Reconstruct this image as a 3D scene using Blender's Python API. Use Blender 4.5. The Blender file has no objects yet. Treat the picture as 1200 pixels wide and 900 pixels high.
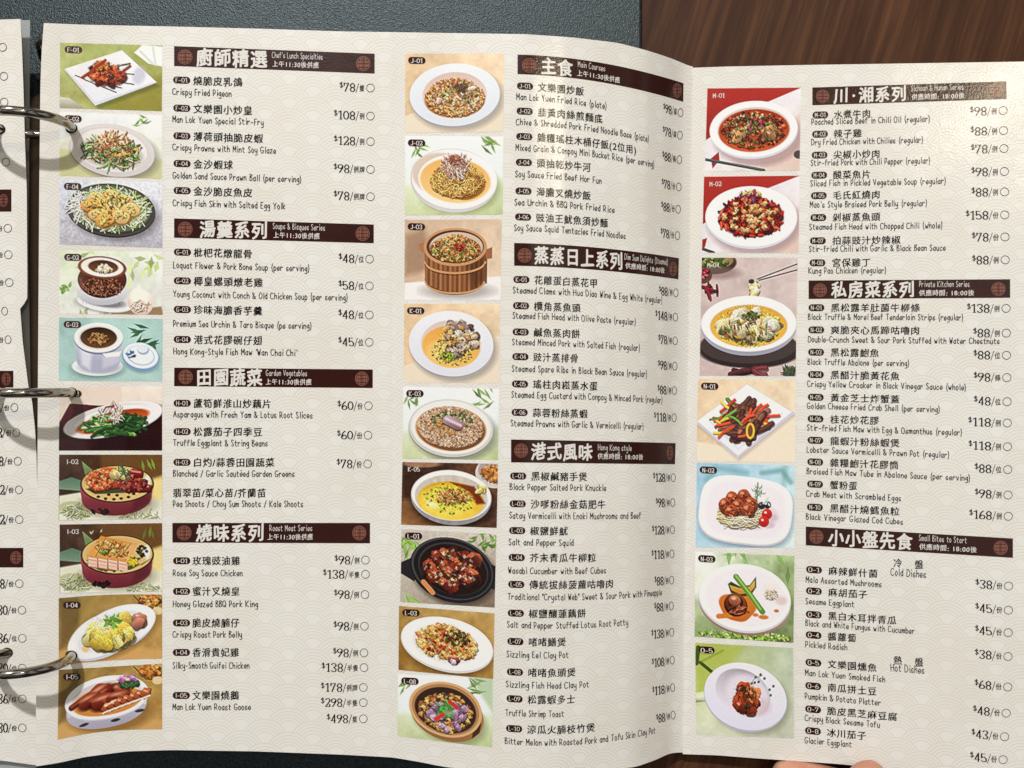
import bpy, math, random
import numpy as np

# ------------------------------------------------------------------ camera, world, lamps, exposure
C = bpy.context
SC = C.scene
COL = SC.collection
R = math.radians
F_PX = 1039.0            # focal length in photo pixels (1200 wide)
ZC = 0.386               # height of the lens above the table (m)

cam_d = bpy.data.cameras.new('camera')
cam = bpy.data.objects.new('camera', cam_d)
COL.objects.link(cam)
cam.location = (0, 0, ZC)
cam_d.sensor_fit = 'HORIZONTAL'
cam_d.sensor_width = 36.0
cam_d.lens = 36.0 * F_PX / 1200.0
cam_d.clip_start = 0.005
cam_d.clip_end = 100
SC.camera = cam

world = bpy.data.worlds.new('World')
SC.world = world
world.use_nodes = True
def build_world():
    nt = world.node_tree
    N = nt.nodes; N.clear()
    out = N.new('ShaderNodeOutputWorld'); bg = N.new('ShaderNodeBackground')
    tc = N.new('ShaderNodeTexCoord'); sep = N.new('ShaderNodeSeparateXYZ')
    nt.links.new(tc.outputs['Generated'], sep.inputs[0])
    ramp = N.new('ShaderNodeValToRGB')
    mr = N.new('ShaderNodeMapRange'); mr.inputs[1].default_value = -1; mr.inputs[2].default_value = 1
    nt.links.new(sep.outputs[2], mr.inputs[0]); nt.links.new(mr.outputs[0], ramp.inputs[0])
    e = ramp.color_ramp.elements
    e[0].position = 0.0; e[0].color = (.03, .025, .02, 1)
    e[1].position = 1.0; e[1].color = (.88, .86, .82, 1)
    for p, c in ((.48, (.10, .085, .07)), (.56, (.30, .28, .25)), (.72, (.62, .61, .58))):
        k = e.new(p); k.color = (*c, 1)
    nz = N.new('ShaderNodeTexNoise'); nz.inputs['Scale'].default_value = 2.6; nz.inputs['Detail'].default_value = 1.5
    nt.links.new(tc.outputs['Generated'], nz.inputs['Vector'])
    r2 = N.new('ShaderNodeValToRGB')
    r2.color_ramp.elements[0].position = .44; r2.color_ramp.elements[0].color = (.10, .095, .09, 1)
    r2.color_ramp.elements[1].position = .54; r2.color_ramp.elements[1].color = (1.7, 1.7, 1.68, 1)
    nt.links.new(nz.outputs[0], r2.inputs[0])
    mx = N.new('ShaderNodeMix'); mx.data_type = 'RGBA'; mx.blend_type = 'MULTIPLY'; mx.inputs[0].default_value = 1
    nt.links.new(ramp.outputs[0], mx.inputs[6]); nt.links.new(r2.outputs[0], mx.inputs[7])
    # the near side of the room, where the photographer stands, is darker
    m2 = N.new('ShaderNodeMapRange'); m2.interpolation_type = 'SMOOTHSTEP'; nt.links.new(sep.outputs[1], m2.inputs[0])
    m2.inputs[1].default_value = -.62; m2.inputs[2].default_value = .12; m2.inputs[3].default_value = .10; m2.inputs[4].default_value = 1
    m3 = N.new('ShaderNodeMix'); m3.data_type = 'RGBA'; m3.blend_type = 'MULTIPLY'; m3.inputs[0].default_value = 1
    nt.links.new(mx.outputs[2], m3.inputs[6]); nt.links.new(m2.outputs[0], m3.inputs[7])
    nt.links.new(m3.outputs[2], bg.inputs[0])
    bg.inputs[1].default_value = 0.64
    nt.links.new(bg.outputs[0], out.inputs[0])
build_world()

def lamp(name, loc, aim, size, power, color):
    d = bpy.data.lights.new(name, 'AREA'); d.shape = 'DISK'; d.size = size; d.energy = power; d.color = color
    o = bpy.data.objects.new(name, d); COL.objects.link(o)
    from mathutils import Vector
    o.location = loc
    o.rotation_euler = (Vector(aim) - Vector(loc)).to_track_quat('-Z', 'Y').to_euler()
    return o
lamp('ceiling_lamp', (-.46, 1.50, 1.85), (0, 0, 0), .085, 41.0, (1, .99, .975))
lamp('downlight', (.18 + .36, .11 + .47, 1.62), (.18, .11, 0), .045, 3.6, (1, .84, .6))

vs = SC.view_settings
vs.view_transform = 'Standard'; vs.look = 'None'; vs.exposure = 0.08; vs.gamma = 1
SC.render.film_transparent = False
SC.cycles.max_bounces = 8
SC.cycles.use_denoising = True

# ------------------------------------------------------------------ sheet geometry measured from the menu
HPF = 0.2967 * F_PX      # an A4-high sheet: its height in px tells its distance

def smooth(y, n):
    p = np.concatenate([y[0] - (y[1:n + 1] - y[0])[::-1], y, y[-1] + (y[-1] - y[-n - 1:-1])[::-1]])
    k = np.hanning(2 * n + 1); k /= k.sum()
    return np.convolve(p, k, 'valid')
def table(pts, a, b, n=14):
    x = np.arange(a, b + 1, 1.0)
    return x, smooth(np.interp(x, [p[0] for p in pts], [p[1] for p in pts]), n)

TOP_AB = table([(40, 26.5), (51, 27), (100, 29), (200, 31), (300, 33.5), (400, 36.8), (460, 37.6), (507, 38.4), (615, 40), (669, 43.7),
                (723, 50), (758, 59), (787, 68.5), (812, 79)], 36, 816)
H_AB = table([(40, 872), (70, 866), (100, 858), (150, 850.5), (200, 848), (300, 847), (400, 847.5), (460, 850), (490, 854.5), (520, 860),
              (577, 866), (620, 868), (660, 864), (700, 857), (740, 846), (756, 840), (780, 824), (798, 809), (812, 803)], 36, 816, 12)
TOP_C = table([(806, 79.6), (850, 78), (950, 76), (1050, 74.5), (1240, 71.5)], 806, 1240)
H_C = table([(806, 804), (850, 807), (900, 812), (990, 820), (1100, 832), (1240, 848)], 806, 1240)

def x_fold(y): return 812 - 12 * (np.asarray(y, float) - 79) / 806
def to_flat(px, py, panel):
    px = np.asarray(px, float); xf = x_fold(py)
    if panel == 'C': return 1240 - (1240 - px) * (1240 - 812) / (1240 - xf)
    return np.where(px < 560, px, 560 + (px - 560) * (812 - 560) / (xf - 560))
def from_flat(fx, py, panel):
    fx = np.asarray(fx, float); xf = x_fold(py)
    if panel == 'C': return 1240 - (1240 - fx) * (1240 - xf) / (1240 - 812)
    return np.where(fx < 560, fx, 560 + (fx - 560) * (xf - 560) / (812 - 560))
def z_sheet(px, py, panel):
    fx = to_flat(px, py, panel)
    t = H_C if panel == 'C' else H_AB
    z = ZC - HPF / np.interp(fx, *t)
    if panel != 'C':
        z = z - .00016 * np.exp(-((fx - 460) / 2.2) ** 2)
    # slight handling waves in the paper
    py = np.asarray(py, float)
    z = z + .00022 * np.sin(fx / 41 + py / 57) * np.sin(py / 83 + fx / 130)
    return z
def z_left(px, py, panel=None):
    px = np.asarray(px, float); py = np.asarray(py, float)
    return .0272 - .000012 * np.maximum(0, px - 20) - .0028 * np.clip((py - 120) / 700, 0, 1)
def unproject(px, py, z):
    px = np.asarray(px, float); py = np.asarray(py, float)
    d = (ZC - z) / F_PX
    return np.stack([(px - 600) * d, (450 - py) * d, z + 0 * px], -1)
def on_sheet(px, py, panel, off):
    z = (z_left if panel == 'L' else z_sheet)(px, py, panel) + off
    return unproject(px, py, z)

# arclength along a line of print, in px-sized units
def _arc(panel, a, b):
    x = np.arange(a, b, 1.0)
    P = on_sheet(x, np.full_like(x, 450), panel, 0)
    L = np.concatenate([[0], np.cumsum(np.linalg.norm(np.diff(P, axis=0), axis=1))]) / .000343
    return x, L
ARC = {'A': _arc('A', 30, 470), 'B': _arc('B', 455, 806), 'C': _arc('C', 806, 1235), 'L': (np.arange(-80, 60.), np.arange(-80, 60.))}
def walk(panel, x, d):
    X, L = ARC[panel]
    return np.interp(np.interp(x, X, L) + d, L, X)

# direction of a printed line on each panel
def dy(panel, y0, x):
    x = np.asarray(x, float)
    if panel == 'A': return np.interp(y0, [60, 268, 440, 600, 860], [.037, .031, .0105, .001, .0]) * (x - 204)
    if panel == 'C': return np.interp(y0, [110, 340, 470, 628, 850], [-.0305, -.004, .027, .058, .095]) * (x - 948)
    if panel == 'L': return 0 * x
    a = np.interp(y0, [75, 295, 530, 690, 854], [5, 4, 3, 6, 14]); b = np.interp(y0, [75, 295, 530, 690, 854], [29, 13.5, .5, -12, -34])
    u = (x - 600) / 195
    return a * u + b * np.where(u > 0, u * u, 0)

# ------------------------------------------------------------------ materials
def s2l(c):
    c = np.asarray(c, float) / 255.
    return np.where(c <= .04045, c / 12.92, ((c + .055) / 1.055) ** 2.4)
class NB:
    def __init__(s, nt): s.nt = nt
    def n(s, t, **kw):
        n = s.nt.nodes.new(t)
        for k, v in kw.items(): setattr(n, k, v)
        return n
    def l(s, a, b): s.nt.links.new(a, b)
    def m(s, op, a, b=None, c=None):
        n = s.n('ShaderNodeMath', operation=op)
        for i, v in enumerate((a, b, c)):
            if v is None: continue
            if isinstance(v, (int, float)): n.inputs[i].default_value = v
            else: s.l(v, n.inputs[i])
        return n.outputs[0]
    def mix(s, f, a, b):
        n = s.n('ShaderNodeMix', data_type='RGBA')
        for i, v in ((0, f), (6, a), (7, b)):
            if isinstance(v, (int, float)): n.inputs[i].default_value = v
            elif isinstance(v, tuple): n.inputs[i].default_value = (*v, 1)
            else: s.l(v, n.inputs[i])
        return n.outputs[2]
def material(name, rgb=None, rough=.5, metal=0, spec=.5, coat=0, coat_rough=.2):
    m = bpy.data.materials.new(name); m.use_nodes = True
    b = m.node_tree.nodes['Principled BSDF']
    if rgb is not None: b.inputs['Base Color'].default_value = (*s2l(rgb), 1)
    b.inputs['Roughness'].default_value = rough; b.inputs['Metallic'].default_value = metal
    b.inputs['Specular IOR Level'].default_value = spec
    b.inputs['Coat Weight'].default_value = coat; b.inputs['Coat Roughness'].default_value = coat_rough
    return m, b, NB(m.node_tree)

def laminate_bump(k, b, scale=1300, st=.085, dist=.0005, crinkle=True):
    """fine embossed grain of the matt laminate: gives the sparkle inside reflections"""
    tc = k.n('ShaderNodeTexCoord'); nz = k.n('ShaderNodeTexNoise'); nz.inputs['Scale'].default_value = scale; nz.inputs['Detail'].default_value = 1
    k.l(tc.outputs['Object'], nz.inputs['Vector'])
    bp = k.n('ShaderNodeBump'); bp.inputs['Strength'].default_value = st; bp.inputs['Distance'].default_value = dist
    hgt = nz.outputs[0]
    if crinkle:      # soft dents from handling
        n2 = k.n('ShaderNodeTexNoise'); n2.inputs['Scale'].default_value = 34; n2.inputs['Detail'].default_value = 3; n2.inputs['Distortion'].default_value = .6
        k.l(tc.outputs['Object'], n2.inputs['Vector'])
        rd = k.m('ABSOLUTE', k.m('SUBTRACT', n2.outputs[0], .5))
        hgt = k.m('ADD', hgt, k.m('MULTIPLY', k.m('MINIMUM', k.m('MULTIPLY', rd, 6), 1), .6))
    k.l(hgt, bp.inputs['Height']); k.l(bp.outputs[0], b.inputs['Normal'])
PR, PS = .20, .30

def paper_material():
    m, b, k = material('printed_paper', rough=PR, spec=PS)
    uv = k.n('ShaderNodeUVMap'); sep = k.n('ShaderNodeSeparateXYZ'); k.l(uv.outputs[0], sep.inputs[0])
    x, y = sep.outputs[0], sep.outputs[1]
    RR = 28.5; h = 14.4                                                     # scale-wave pattern, in print pixels
    j0 = k.m('FLOOR', k.m('DIVIDE', y, h))
    def cand(kk):
        j = k.m('SUBTRACT', j0, kk)
        odd = k.m('ABSOLUTE', k.m('MODULO', j, 2))
        xx = k.m('ADD', x, k.m('MULTIPLY', odd, RR))
        fx = k.m('SUBTRACT', k.m('MULTIPLY', k.m('FRACT', k.m('DIVIDE', xx, 2 * RR)), 2 * RR), RR)
        fy = k.m('SUBTRACT', y, k.m('MULTIPLY', j, h))
        r = k.m('SQRT', k.m('ADD', k.m('MULTIPLY', fx, fx), k.m('MULTIPLY', fy, fy)))
        return k.m('DIVIDE', r, RR)
    r1, r0, rm = cand(1), cand(0), cand(-1)
    in1 = k.m('LESS_THAN', r1, 1); in0 = k.m('LESS_THAN', r0, 1)
    sel = k.m('ADD', k.m('MULTIPLY', in1, r1), k.m('MULTIPLY', k.m('SUBTRACT', 1, in1),
              k.m('ADD', k.m('MULTIPLY', in0, r0), k.m('MULTIPLY', k.m('SUBTRACT', 1, in0), rm))))
    w = k.m('SINE', k.m('MULTIPLY', k.m('SUBTRACT', 1, sel), 2 * math.pi * 7.6))
    line = k.n('ShaderNodeMapRange', interpolation_type='SMOOTHSTEP'); k.l(w, line.inputs[0])
    line.inputs[1].default_value = -.2; line.inputs[2].default_value = .9
    keep = k.m('GREATER_THAN', sel, .36)
    nz = k.n('ShaderNodeTexNoise'); nz.inputs['Scale'].default_value = .018; nz.inputs['Detail'].default_value = 2; k.l(uv.outputs[0], nz.inputs['Vector'])
    f = k.m('MULTIPLY', k.m('MULTIPLY', line.outputs[0], keep), k.m('ADD', .45, k.m('MULTIPLY', nz.outputs[0], .75)))
    c = k.mix(f, tuple(s2l((238, 236, 232))), tuple(s2l((225, 220, 207))))
    # faint yellowing and handling dirt
    n2 = k.n('ShaderNodeTexNoise'); n2.inputs['Scale'].default_value = .009; n2.inputs['Detail'].default_value = 5; k.l(uv.outputs[0], n2.inputs['Vector'])
    mr = k.n('ShaderNodeMapRange'); k.l(n2.outputs[0], mr.inputs[0]); mr.inputs[1].default_value = .42; mr.inputs[2].default_value = .75
    mr.inputs[3].default_value = 0; mr.inputs[4].default_value = .35
    c2 = k.mix(mr.outputs[0], c, tuple(s2l((226, 219, 204))))
    k.l(c2, b.inputs['Base Color'])
    laminate_bump(k, b)
    return m
PAPER = paper_material()
def ink(name, rgb):
    m, b, k = material(name, rgb, PR, spec=PS); laminate_bump(k, b); return m
BLACK = ink('black_ink', (8, 8, 8))
MAROON = ink('maroon_ink', (52, 21, 16))
WHITE = ink('white_print', (232, 228, 222))
COPPER = ink('copper_ink', (142, 92, 78))
INKS = [BLACK, MAROON, WHITE, COPPER]
IB, IM, IW, IC = 0, 1, 2, 3
def photo_material():
    m, b, k = material('photo_print', rough=PR, spec=PS)
    a = k.n('ShaderNodeAttribute', attribute_name='ink'); k.l(a.outputs['Color'], b.inputs['Base Color']); laminate_bump(k, b); return m
PHOTO = photo_material()

def cover_material():
    m, b, k = material('leatherette', rough=.42, spec=.55)
    b.inputs['Specular Tint'].default_value = (.80, .95, 1, 1)
    tc = k.n('ShaderNodeTexCoord')
    v = k.n('ShaderNodeTexVoronoi'); v.inputs['Scale'].default_value = 1700; k.l(tc.outputs['Object'], v.inputs['Vector'])
    n = k.n('ShaderNodeTexNoise'); n.inputs['Scale'].default_value = 900; n.inputs['Detail'].default_value = 3; k.l(tc.outputs['Object'], n.inputs['Vector'])
    n2 = k.n('ShaderNodeTexNoise'); n2.inputs['Scale'].default_value = 22; n2.inputs['Detail'].default_value = 4; k.l(tc.outputs['Object'], n2.inputs['Vector'])
    mr = k.n('ShaderNodeMapRange'); k.l(n.outputs[0], mr.inputs[0]); mr.inputs[1].default_value = .38; mr.inputs[2].default_value = .70
    c = k.mix(mr.outputs[0], tuple(s2l((6, 9, 11))), tuple(s2l((46, 58, 64))))
    c = k.mix(k.m('MULTIPLY', n2.outputs[0], .5), c, tuple(s2l((9, 13, 16))))
    k.l(c, b.inputs['Base Color'])
    hgt = k.m('ADD', k.m('MULTIPLY', v.outputs['Distance'], .6), n.outputs[0])
    bp = k.n('ShaderNodeBump'); bp.inputs['Strength'].default_value = .4; bp.inputs['Distance'].default_value = .0005
    k.l(hgt, bp.inputs['Height']); k.l(bp.outputs[0], b.inputs['Normal'])
    return m
def wood_material():
    m, b, k = material('dark_wood', rough=.5, spec=.14)
    tc = k.n('ShaderNodeTexCoord'); mp = k.n('ShaderNodeMapping'); mp.inputs['Rotation'].default_value = (0, 0, R(17))
    k.l(tc.outputs['Object'], mp.inputs[0])
    m2 = k.n('ShaderNodeMapping'); m2.inputs['Scale'].default_value = (1, .045, 1); k.l(mp.outputs[0], m2.inputs[0])
    n = k.n('ShaderNodeTexNoise'); n.inputs['Scale'].default_value = 330; n.inputs['Detail'].default_value = 8; n.inputs['Roughness'].default_value = .62
    n.inputs['Distortion'].default_value = .25; k.l(m2.outputs[0], n.inputs['Vector'])
    nb = k.n('ShaderNodeTexNoise'); nb.inputs['Scale'].default_value = 46; nb.inputs['Detail'].default_value = 3; k.l(m2.outputs[0], nb.inputs['Vector'])
    r = k.n('ShaderNodeValToRGB'); e = r.color_ramp.elements
    e[0].position = .30; e[0].color = (*s2l((44, 25, 17)), 1); e[1].position = .72; e[1].color = (*s2l((108, 71, 46)), 1)
    q = e.new(.5); q.color = (*s2l((72, 45, 30)), 1)
    k.l(k.m('ADD', k.m('MULTIPLY', n.outputs[0], .6), k.m('MULTIPLY', nb.outputs[0], .4)), r.inputs[0])
    k.l(r.outputs[0], b.inputs['Base Color'])
    bp = k.n('ShaderNodeBump'); bp.inputs['Strength'].default_value = .25; bp.inputs['Distance'].default_value = .0004
    k.l(n.outputs[0], bp.inputs['Height']); k.l(bp.outputs[0], b.inputs['Normal'])
    return m
def chrome_material(name, rgb, rough):
    m, b, k = material(name, rgb, rough, metal=1)
    tc = k.n('ShaderNodeTexCoord'); n = k.n('ShaderNodeTexNoise'); n.inputs['Scale'].default_value = 260; n.inputs['Detail'].default_value = 4
    k.l(tc.outputs['Object'], n.inputs['Vector'])
    mr = k.n('ShaderNodeMapRange'); k.l(n.outputs[0], mr.inputs[0]); mr.inputs[3].default_value = rough * .5; mr.inputs[4].default_value = rough * 1.9
    k.l(mr.outputs[0], b.inputs['Roughness'])
    return m
COVER = cover_material(); WOOD = wood_material()
CHROME = chrome_material('polished_steel', (172, 166, 156), .10)
PLATE_M = material('steel_brown_reflection', (176, 150, 128), .3, metal=.55)[0]  # brown reflection in the shiny plate, put into its base colour
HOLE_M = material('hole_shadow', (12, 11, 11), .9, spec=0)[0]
def sleeve_material():
    m, b, k = material('clear_plastic', (190, 196, 198), .22)
    b.inputs['Alpha'].default_value = .55
    return m
SLEEVE = sleeve_material()
def skin_material():
    m, b, k = material('skin', (206, 150, 124), .45, spec=.4)
    b.inputs['Subsurface Weight'].default_value = .25; b.inputs['Subsurface Radius'].default_value = (.006, .002, .001); b.inputs['Subsurface Scale'].default_value = .6
    tc = k.n('ShaderNodeTexCoord'); n = k.n('ShaderNodeTexNoise'); n.inputs['Scale'].default_value = 120; n.inputs['Detail'].default_value = 4
    k.l(tc.outputs['Object'], n.inputs['Vector'])
    c = k.mix(n.outputs[0], tuple(s2l((190, 128, 104))), tuple(s2l((224, 172, 146)))); k.l(c, b.inputs['Base Color'])
    v = k.n('ShaderNodeTexVoronoi'); v.inputs['Scale'].default_value = 900; k.l(tc.outputs['Object'], v.inputs['Vector'])
    bp = k.n('ShaderNodeBump'); bp.inputs['Strength'].default_value = .2; bp.inputs['Distance'].default_value = .0003
    k.l(v.outputs['Distance'], bp.inputs['Height']); k.l(bp.outputs[0], b.inputs['Normal'])
    return m
SKIN = skin_material()
NAIL = material('nail', (226, 178, 160), .25)[0]

# ------------------------------------------------------------------ object helpers
def link(name, me, parent=None, mats=()):
    for m in mats: me.materials.append(m)
    o = bpy.data.objects.new(name, me); COL.objects.link(o)
    if parent is not None: o.parent = parent
    return o
def tag(o, label=None, cat=None, group=None, kind=None):
    if label: o['label'] = label
    if cat: o['category'] = cat
    if group: o['group'] = group
    if kind: o['kind'] = kind
    return o
def empty(name, loc, label, cat, group=None):
    o = bpy.data.objects.new(name, None); COL.objects.link(o); o.location = loc; o.empty_display_size = .01
    return tag(o, label, cat, group)
def child(name, me, parent, mats=(), label=None):
    """mesh is given in world coordinates; the parent chain has no rotation"""
    o = link(name, me, parent, mats)
    p, w = parent, np.zeros(3)
    while p is not None: w += np.array(p.location); p = p.parent
    o.location = tuple(-w) if parent.parent is None else (0, 0, 0)
    if label: o['label'] = label
    return o
def mesh(name, V, Fs, mi=None, smooth_=False):
    me = bpy.data.meshes.new(name)
    me.from_pydata([tuple(v) for v in np.asarray(V)], [], [tuple(int(i) for i in f) for f in Fs])
    if mi is not None: me.polygons.foreach_set('material_index', np.asarray(mi, 'i'))
    if smooth_: me.polygons.foreach_set('use_smooth', np.ones(len(me.polygons), bool))
    me.update(); return me
def grid_faces(nu, nv, flip=False):
    f = []
    for i in range(nu - 1):
        for j in range(nv - 1):
            a = i * nv + j; q = (a, a + nv, a + nv + 1, a + 1)
            f.append(q[::-1] if flip else q)
    return f

# ------------------------------------------------------------------ glyphs: CJK from the built-in font, the rest drawn as pen strokes
CJK = {}
def load_cjk(chars):
    objs = []
    for ch, off in chars:
        cu = bpy.data.curves.new('glyph', 'FONT'); cu.body = ch; cu.size = 1; cu.offset = off; cu.resolution_u = 3
        o = bpy.data.objects.new('glyph', cu); COL.objects.link(o); objs.append((ch, off, o))
    C.view_layer.update(); dg = C.evaluated_depsgraph_get()
    for ch, off, o in objs:
        ev = o.evaluated_get(dg); me = ev.to_mesh()
        V = np.array([v.co[:2] for v in me.vertices]).reshape(-1, 2); Fs = [tuple(p.vertices) for p in me.polygons]
        ev.to_mesh_clear(); CJK[ch, off] = (V, Fs)
    for ch, off, o in objs:
        cu = o.data; bpy.data.objects.remove(o); bpy.data.curves.remove(cu)

PEN = {
 'a': '37 28 17 06 05 13 23 35;!3833', 'b': '!0b03;06 18 28 36 35 23 13 05', 'c': '37 28 17 06 05 13 23 34', 'd': '36 28 17 06 05 13 23 35;!3b33',
 'e': '!0535;35 37 28 17 06 05 13 23 34', 'f': '3a 2b 1a 18 13;!0838', 'g': '37 28 17 06 05 14 24 36;!3834;34 31 20 00', 'h': '!0b03;06 17 28 37 36 33',
 'i': '!1813;!1a1b', 'j': '18 12 00;!1a1b', 'k': '!0b03;!38 05 33', 'l': '!1b13', 'm': '!0803;06 17 28 27 23;27 37 48 47 43', 'n': '!0803;06 17 28 37 36 33',
 'o': '18 06 05 13 23 35 36 28 18', 'p': '!0800;06 18 28 36 35 23 13 05', 'q': '37 28 17 06 05 13 23 35;!3830', 'r': '!0803;06 17 28 37',
 's': '37 28 17 06 15 25 34 23 13 04', 't': '!1a14;14 23 33;!0838', 'u': '08 05 13 23 35;!3833', 'v': '!082338', 'w': '!0813264348'.replace('4348', '3348'),
 'x': '!0833;!3803', 'y': '08 05 14 24 36;!3834;34 31 20 00', 'z': '!08380333',
 'A': '!032b43;!1636', 'B': '!0b03;0b 2b 3a 29 07;07 27 36 34 23 03', 'C': '4a 2b 09 05 13 33 44', 'D': '!0b03;0b 2b 48 45 23 03', 'E': '!3b0b0333;!0727',
 'F': '!3b0b03;!0727', 'G': '4a 2b 09 05 13 33 45 46;!4626', 'H': '!0b03;!4b43;!0747', 'I': '!1b13', 'J': '3b 35 23 13 04', 'K': '!0b03;!4b0643',
 'L': '!0b0333', 'M': '!030b264b43', 'N': '!030b434b', 'O': '2b 09 05 13 33 45 49 2b', 'P': '!0b03;0b 2b 39 26 06', 'Q': '2b 09 05 13 33 45 49 2b;!2543',
 'R': '!0b03;0b 2b 39 26 06;!1643', 'S': '3a 2b 1b 09 18 26 35 23 13 04', 'T': '!0b4b;!2b23', 'U': '0b 05 13 33 45 4b', 'V': '!0b234b', 'W': '!0b1328334b',
 'X': '!0b43;!4b03', 'Y': '!0b274b;!2723', 'Z': '!0b4b0343', '&': '43 09 0a 1b 2a 28 05 04 13 23 46', '(': '2c 17 16 21', ')': '0c 17 16 01', "'": '!1b19',
 '"': '!0b09;!1b19', '-': '!0636', '/': '!023b', ':': '!1314;!1718', '.': '!1314', 'é': '!0535;35 37 28 17 06 05 13 23 34;!1a2b',
 '0': '2b 09 05 23 45 49 2b', '1': '!2b23;!0a2b;!1333', '2': '0a 1b 3b 49 37 03;!0343;!4345', '3': '0a 1b 3b 49 27;27 45 33 13 04', '4': '!332b2b0545'.replace('332b2b', '333b'),
 '5': '!3b0b07;07 28 46 44 23 04', '6': '3b 19 06 04 23 44 46 27 05', '7': '!090b4b13', '8': '2b 09 17 37 49 2b;27 05 13 33 45 27', '9': '13 36 48 4a 2b 0a 08 27 49',
 '$': '39 2b 09 27 45 23 04;!2c22', ' ': '',
}
def pen_glyph(ch, w, nib):
    """ribbon outlines of one character: (V, F, advance); nib < 1 thins the horizontal strokes"""
    key = (ch, w, nib)
    if key in PEN_CACHE: return PEN_CACHE[key]
    V, Fs, mx = [], [], 0
    if ch == ' ': PEN_CACHE[key] = (np.zeros((0, 2)), [], 3.6); return PEN_CACHE[key]
    for st in PEN.get(ch, PEN['o']).split(';'):
        straight = st[0] == '!'; st = st.strip('!').replace(' ', '')
        P = np.array([(int(st[i], 16), int(st[i + 1], 16) - 3) for i in range(0, len(st), 2)], float)
        mx = max(mx, P[:, 0].max())
        if not straight and len(P) > 2:
            closed = np.allclose(P[0], P[-1]); Q = []
            n = len(P)
            for i in range(n - 1):
                p0 = P[i - 1] if i > 0 else (P[-2] if closed else P[0]); p3 = P[i + 2] if i + 2 < n else (P[1] if closed else P[-1])
                for t in (0, .25, .5, .75):
                    a, b_ = P[i], P[i + 1]
                    Q.append(.5 * (2 * a + (b_ - p0) * t + (2 * p0 - 5 * a + 4 * b_ - p3) * t * t + (3 * a - p0 - 3 * b_ + p3) * t ** 3))
            Q.append(P[-1]); P = np.array(Q)
        d = np.diff(P, axis=0); L = np.linalg.norm(d, axis=1, keepdims=True); d = d / np.maximum(L, 1e-6)
        if straight:                                   # each segment its own bar, mitred by overlap
            for i in range(len(d)):
                ww = w * (nib + (1 - nib) * abs(d[i, 1])) / 2
                nrm = np.array([-d[i, 1], d[i, 0]]) * ww; e = d[i] * w * .38
                a, b_ = P[i] - e, P[i + 1] + e; k = len(V)
                V += [a + nrm, a - nrm, b_ - nrm, b_ + nrm]; Fs.append((k, k + 1, k + 2, k + 3))
        else:
            t = np.concatenate([d[:1], (d[1:] + d[:-1]) / 2, d[-1:]]); t /= np.maximum(np.linalg.norm(t, axis=1, keepdims=True), 1e-6)
            P = P.copy(); P[0] -= t[0] * w * .3; P[-1] += t[-1] * w * .3
            ww = (w * (nib + (1 - nib) * np.abs(t[:, 1])) / 2)[:, None]; nr = np.stack([-t[:, 1], t[:, 0]], 1) * ww
            k = len(V)
            for p, q in zip(P, nr): V += [p + q, p - q]
            Fs += [(k + 2 * i, k + 2 * i + 1, k + 2 * i + 3, k + 2 * i + 2) for i in range(len(P) - 1)]
    PEN_CACHE[key] = (np.array(V), Fs, mx + 1.9)
    return PEN_CACHE[key]
PEN_CACHE = {}

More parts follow.
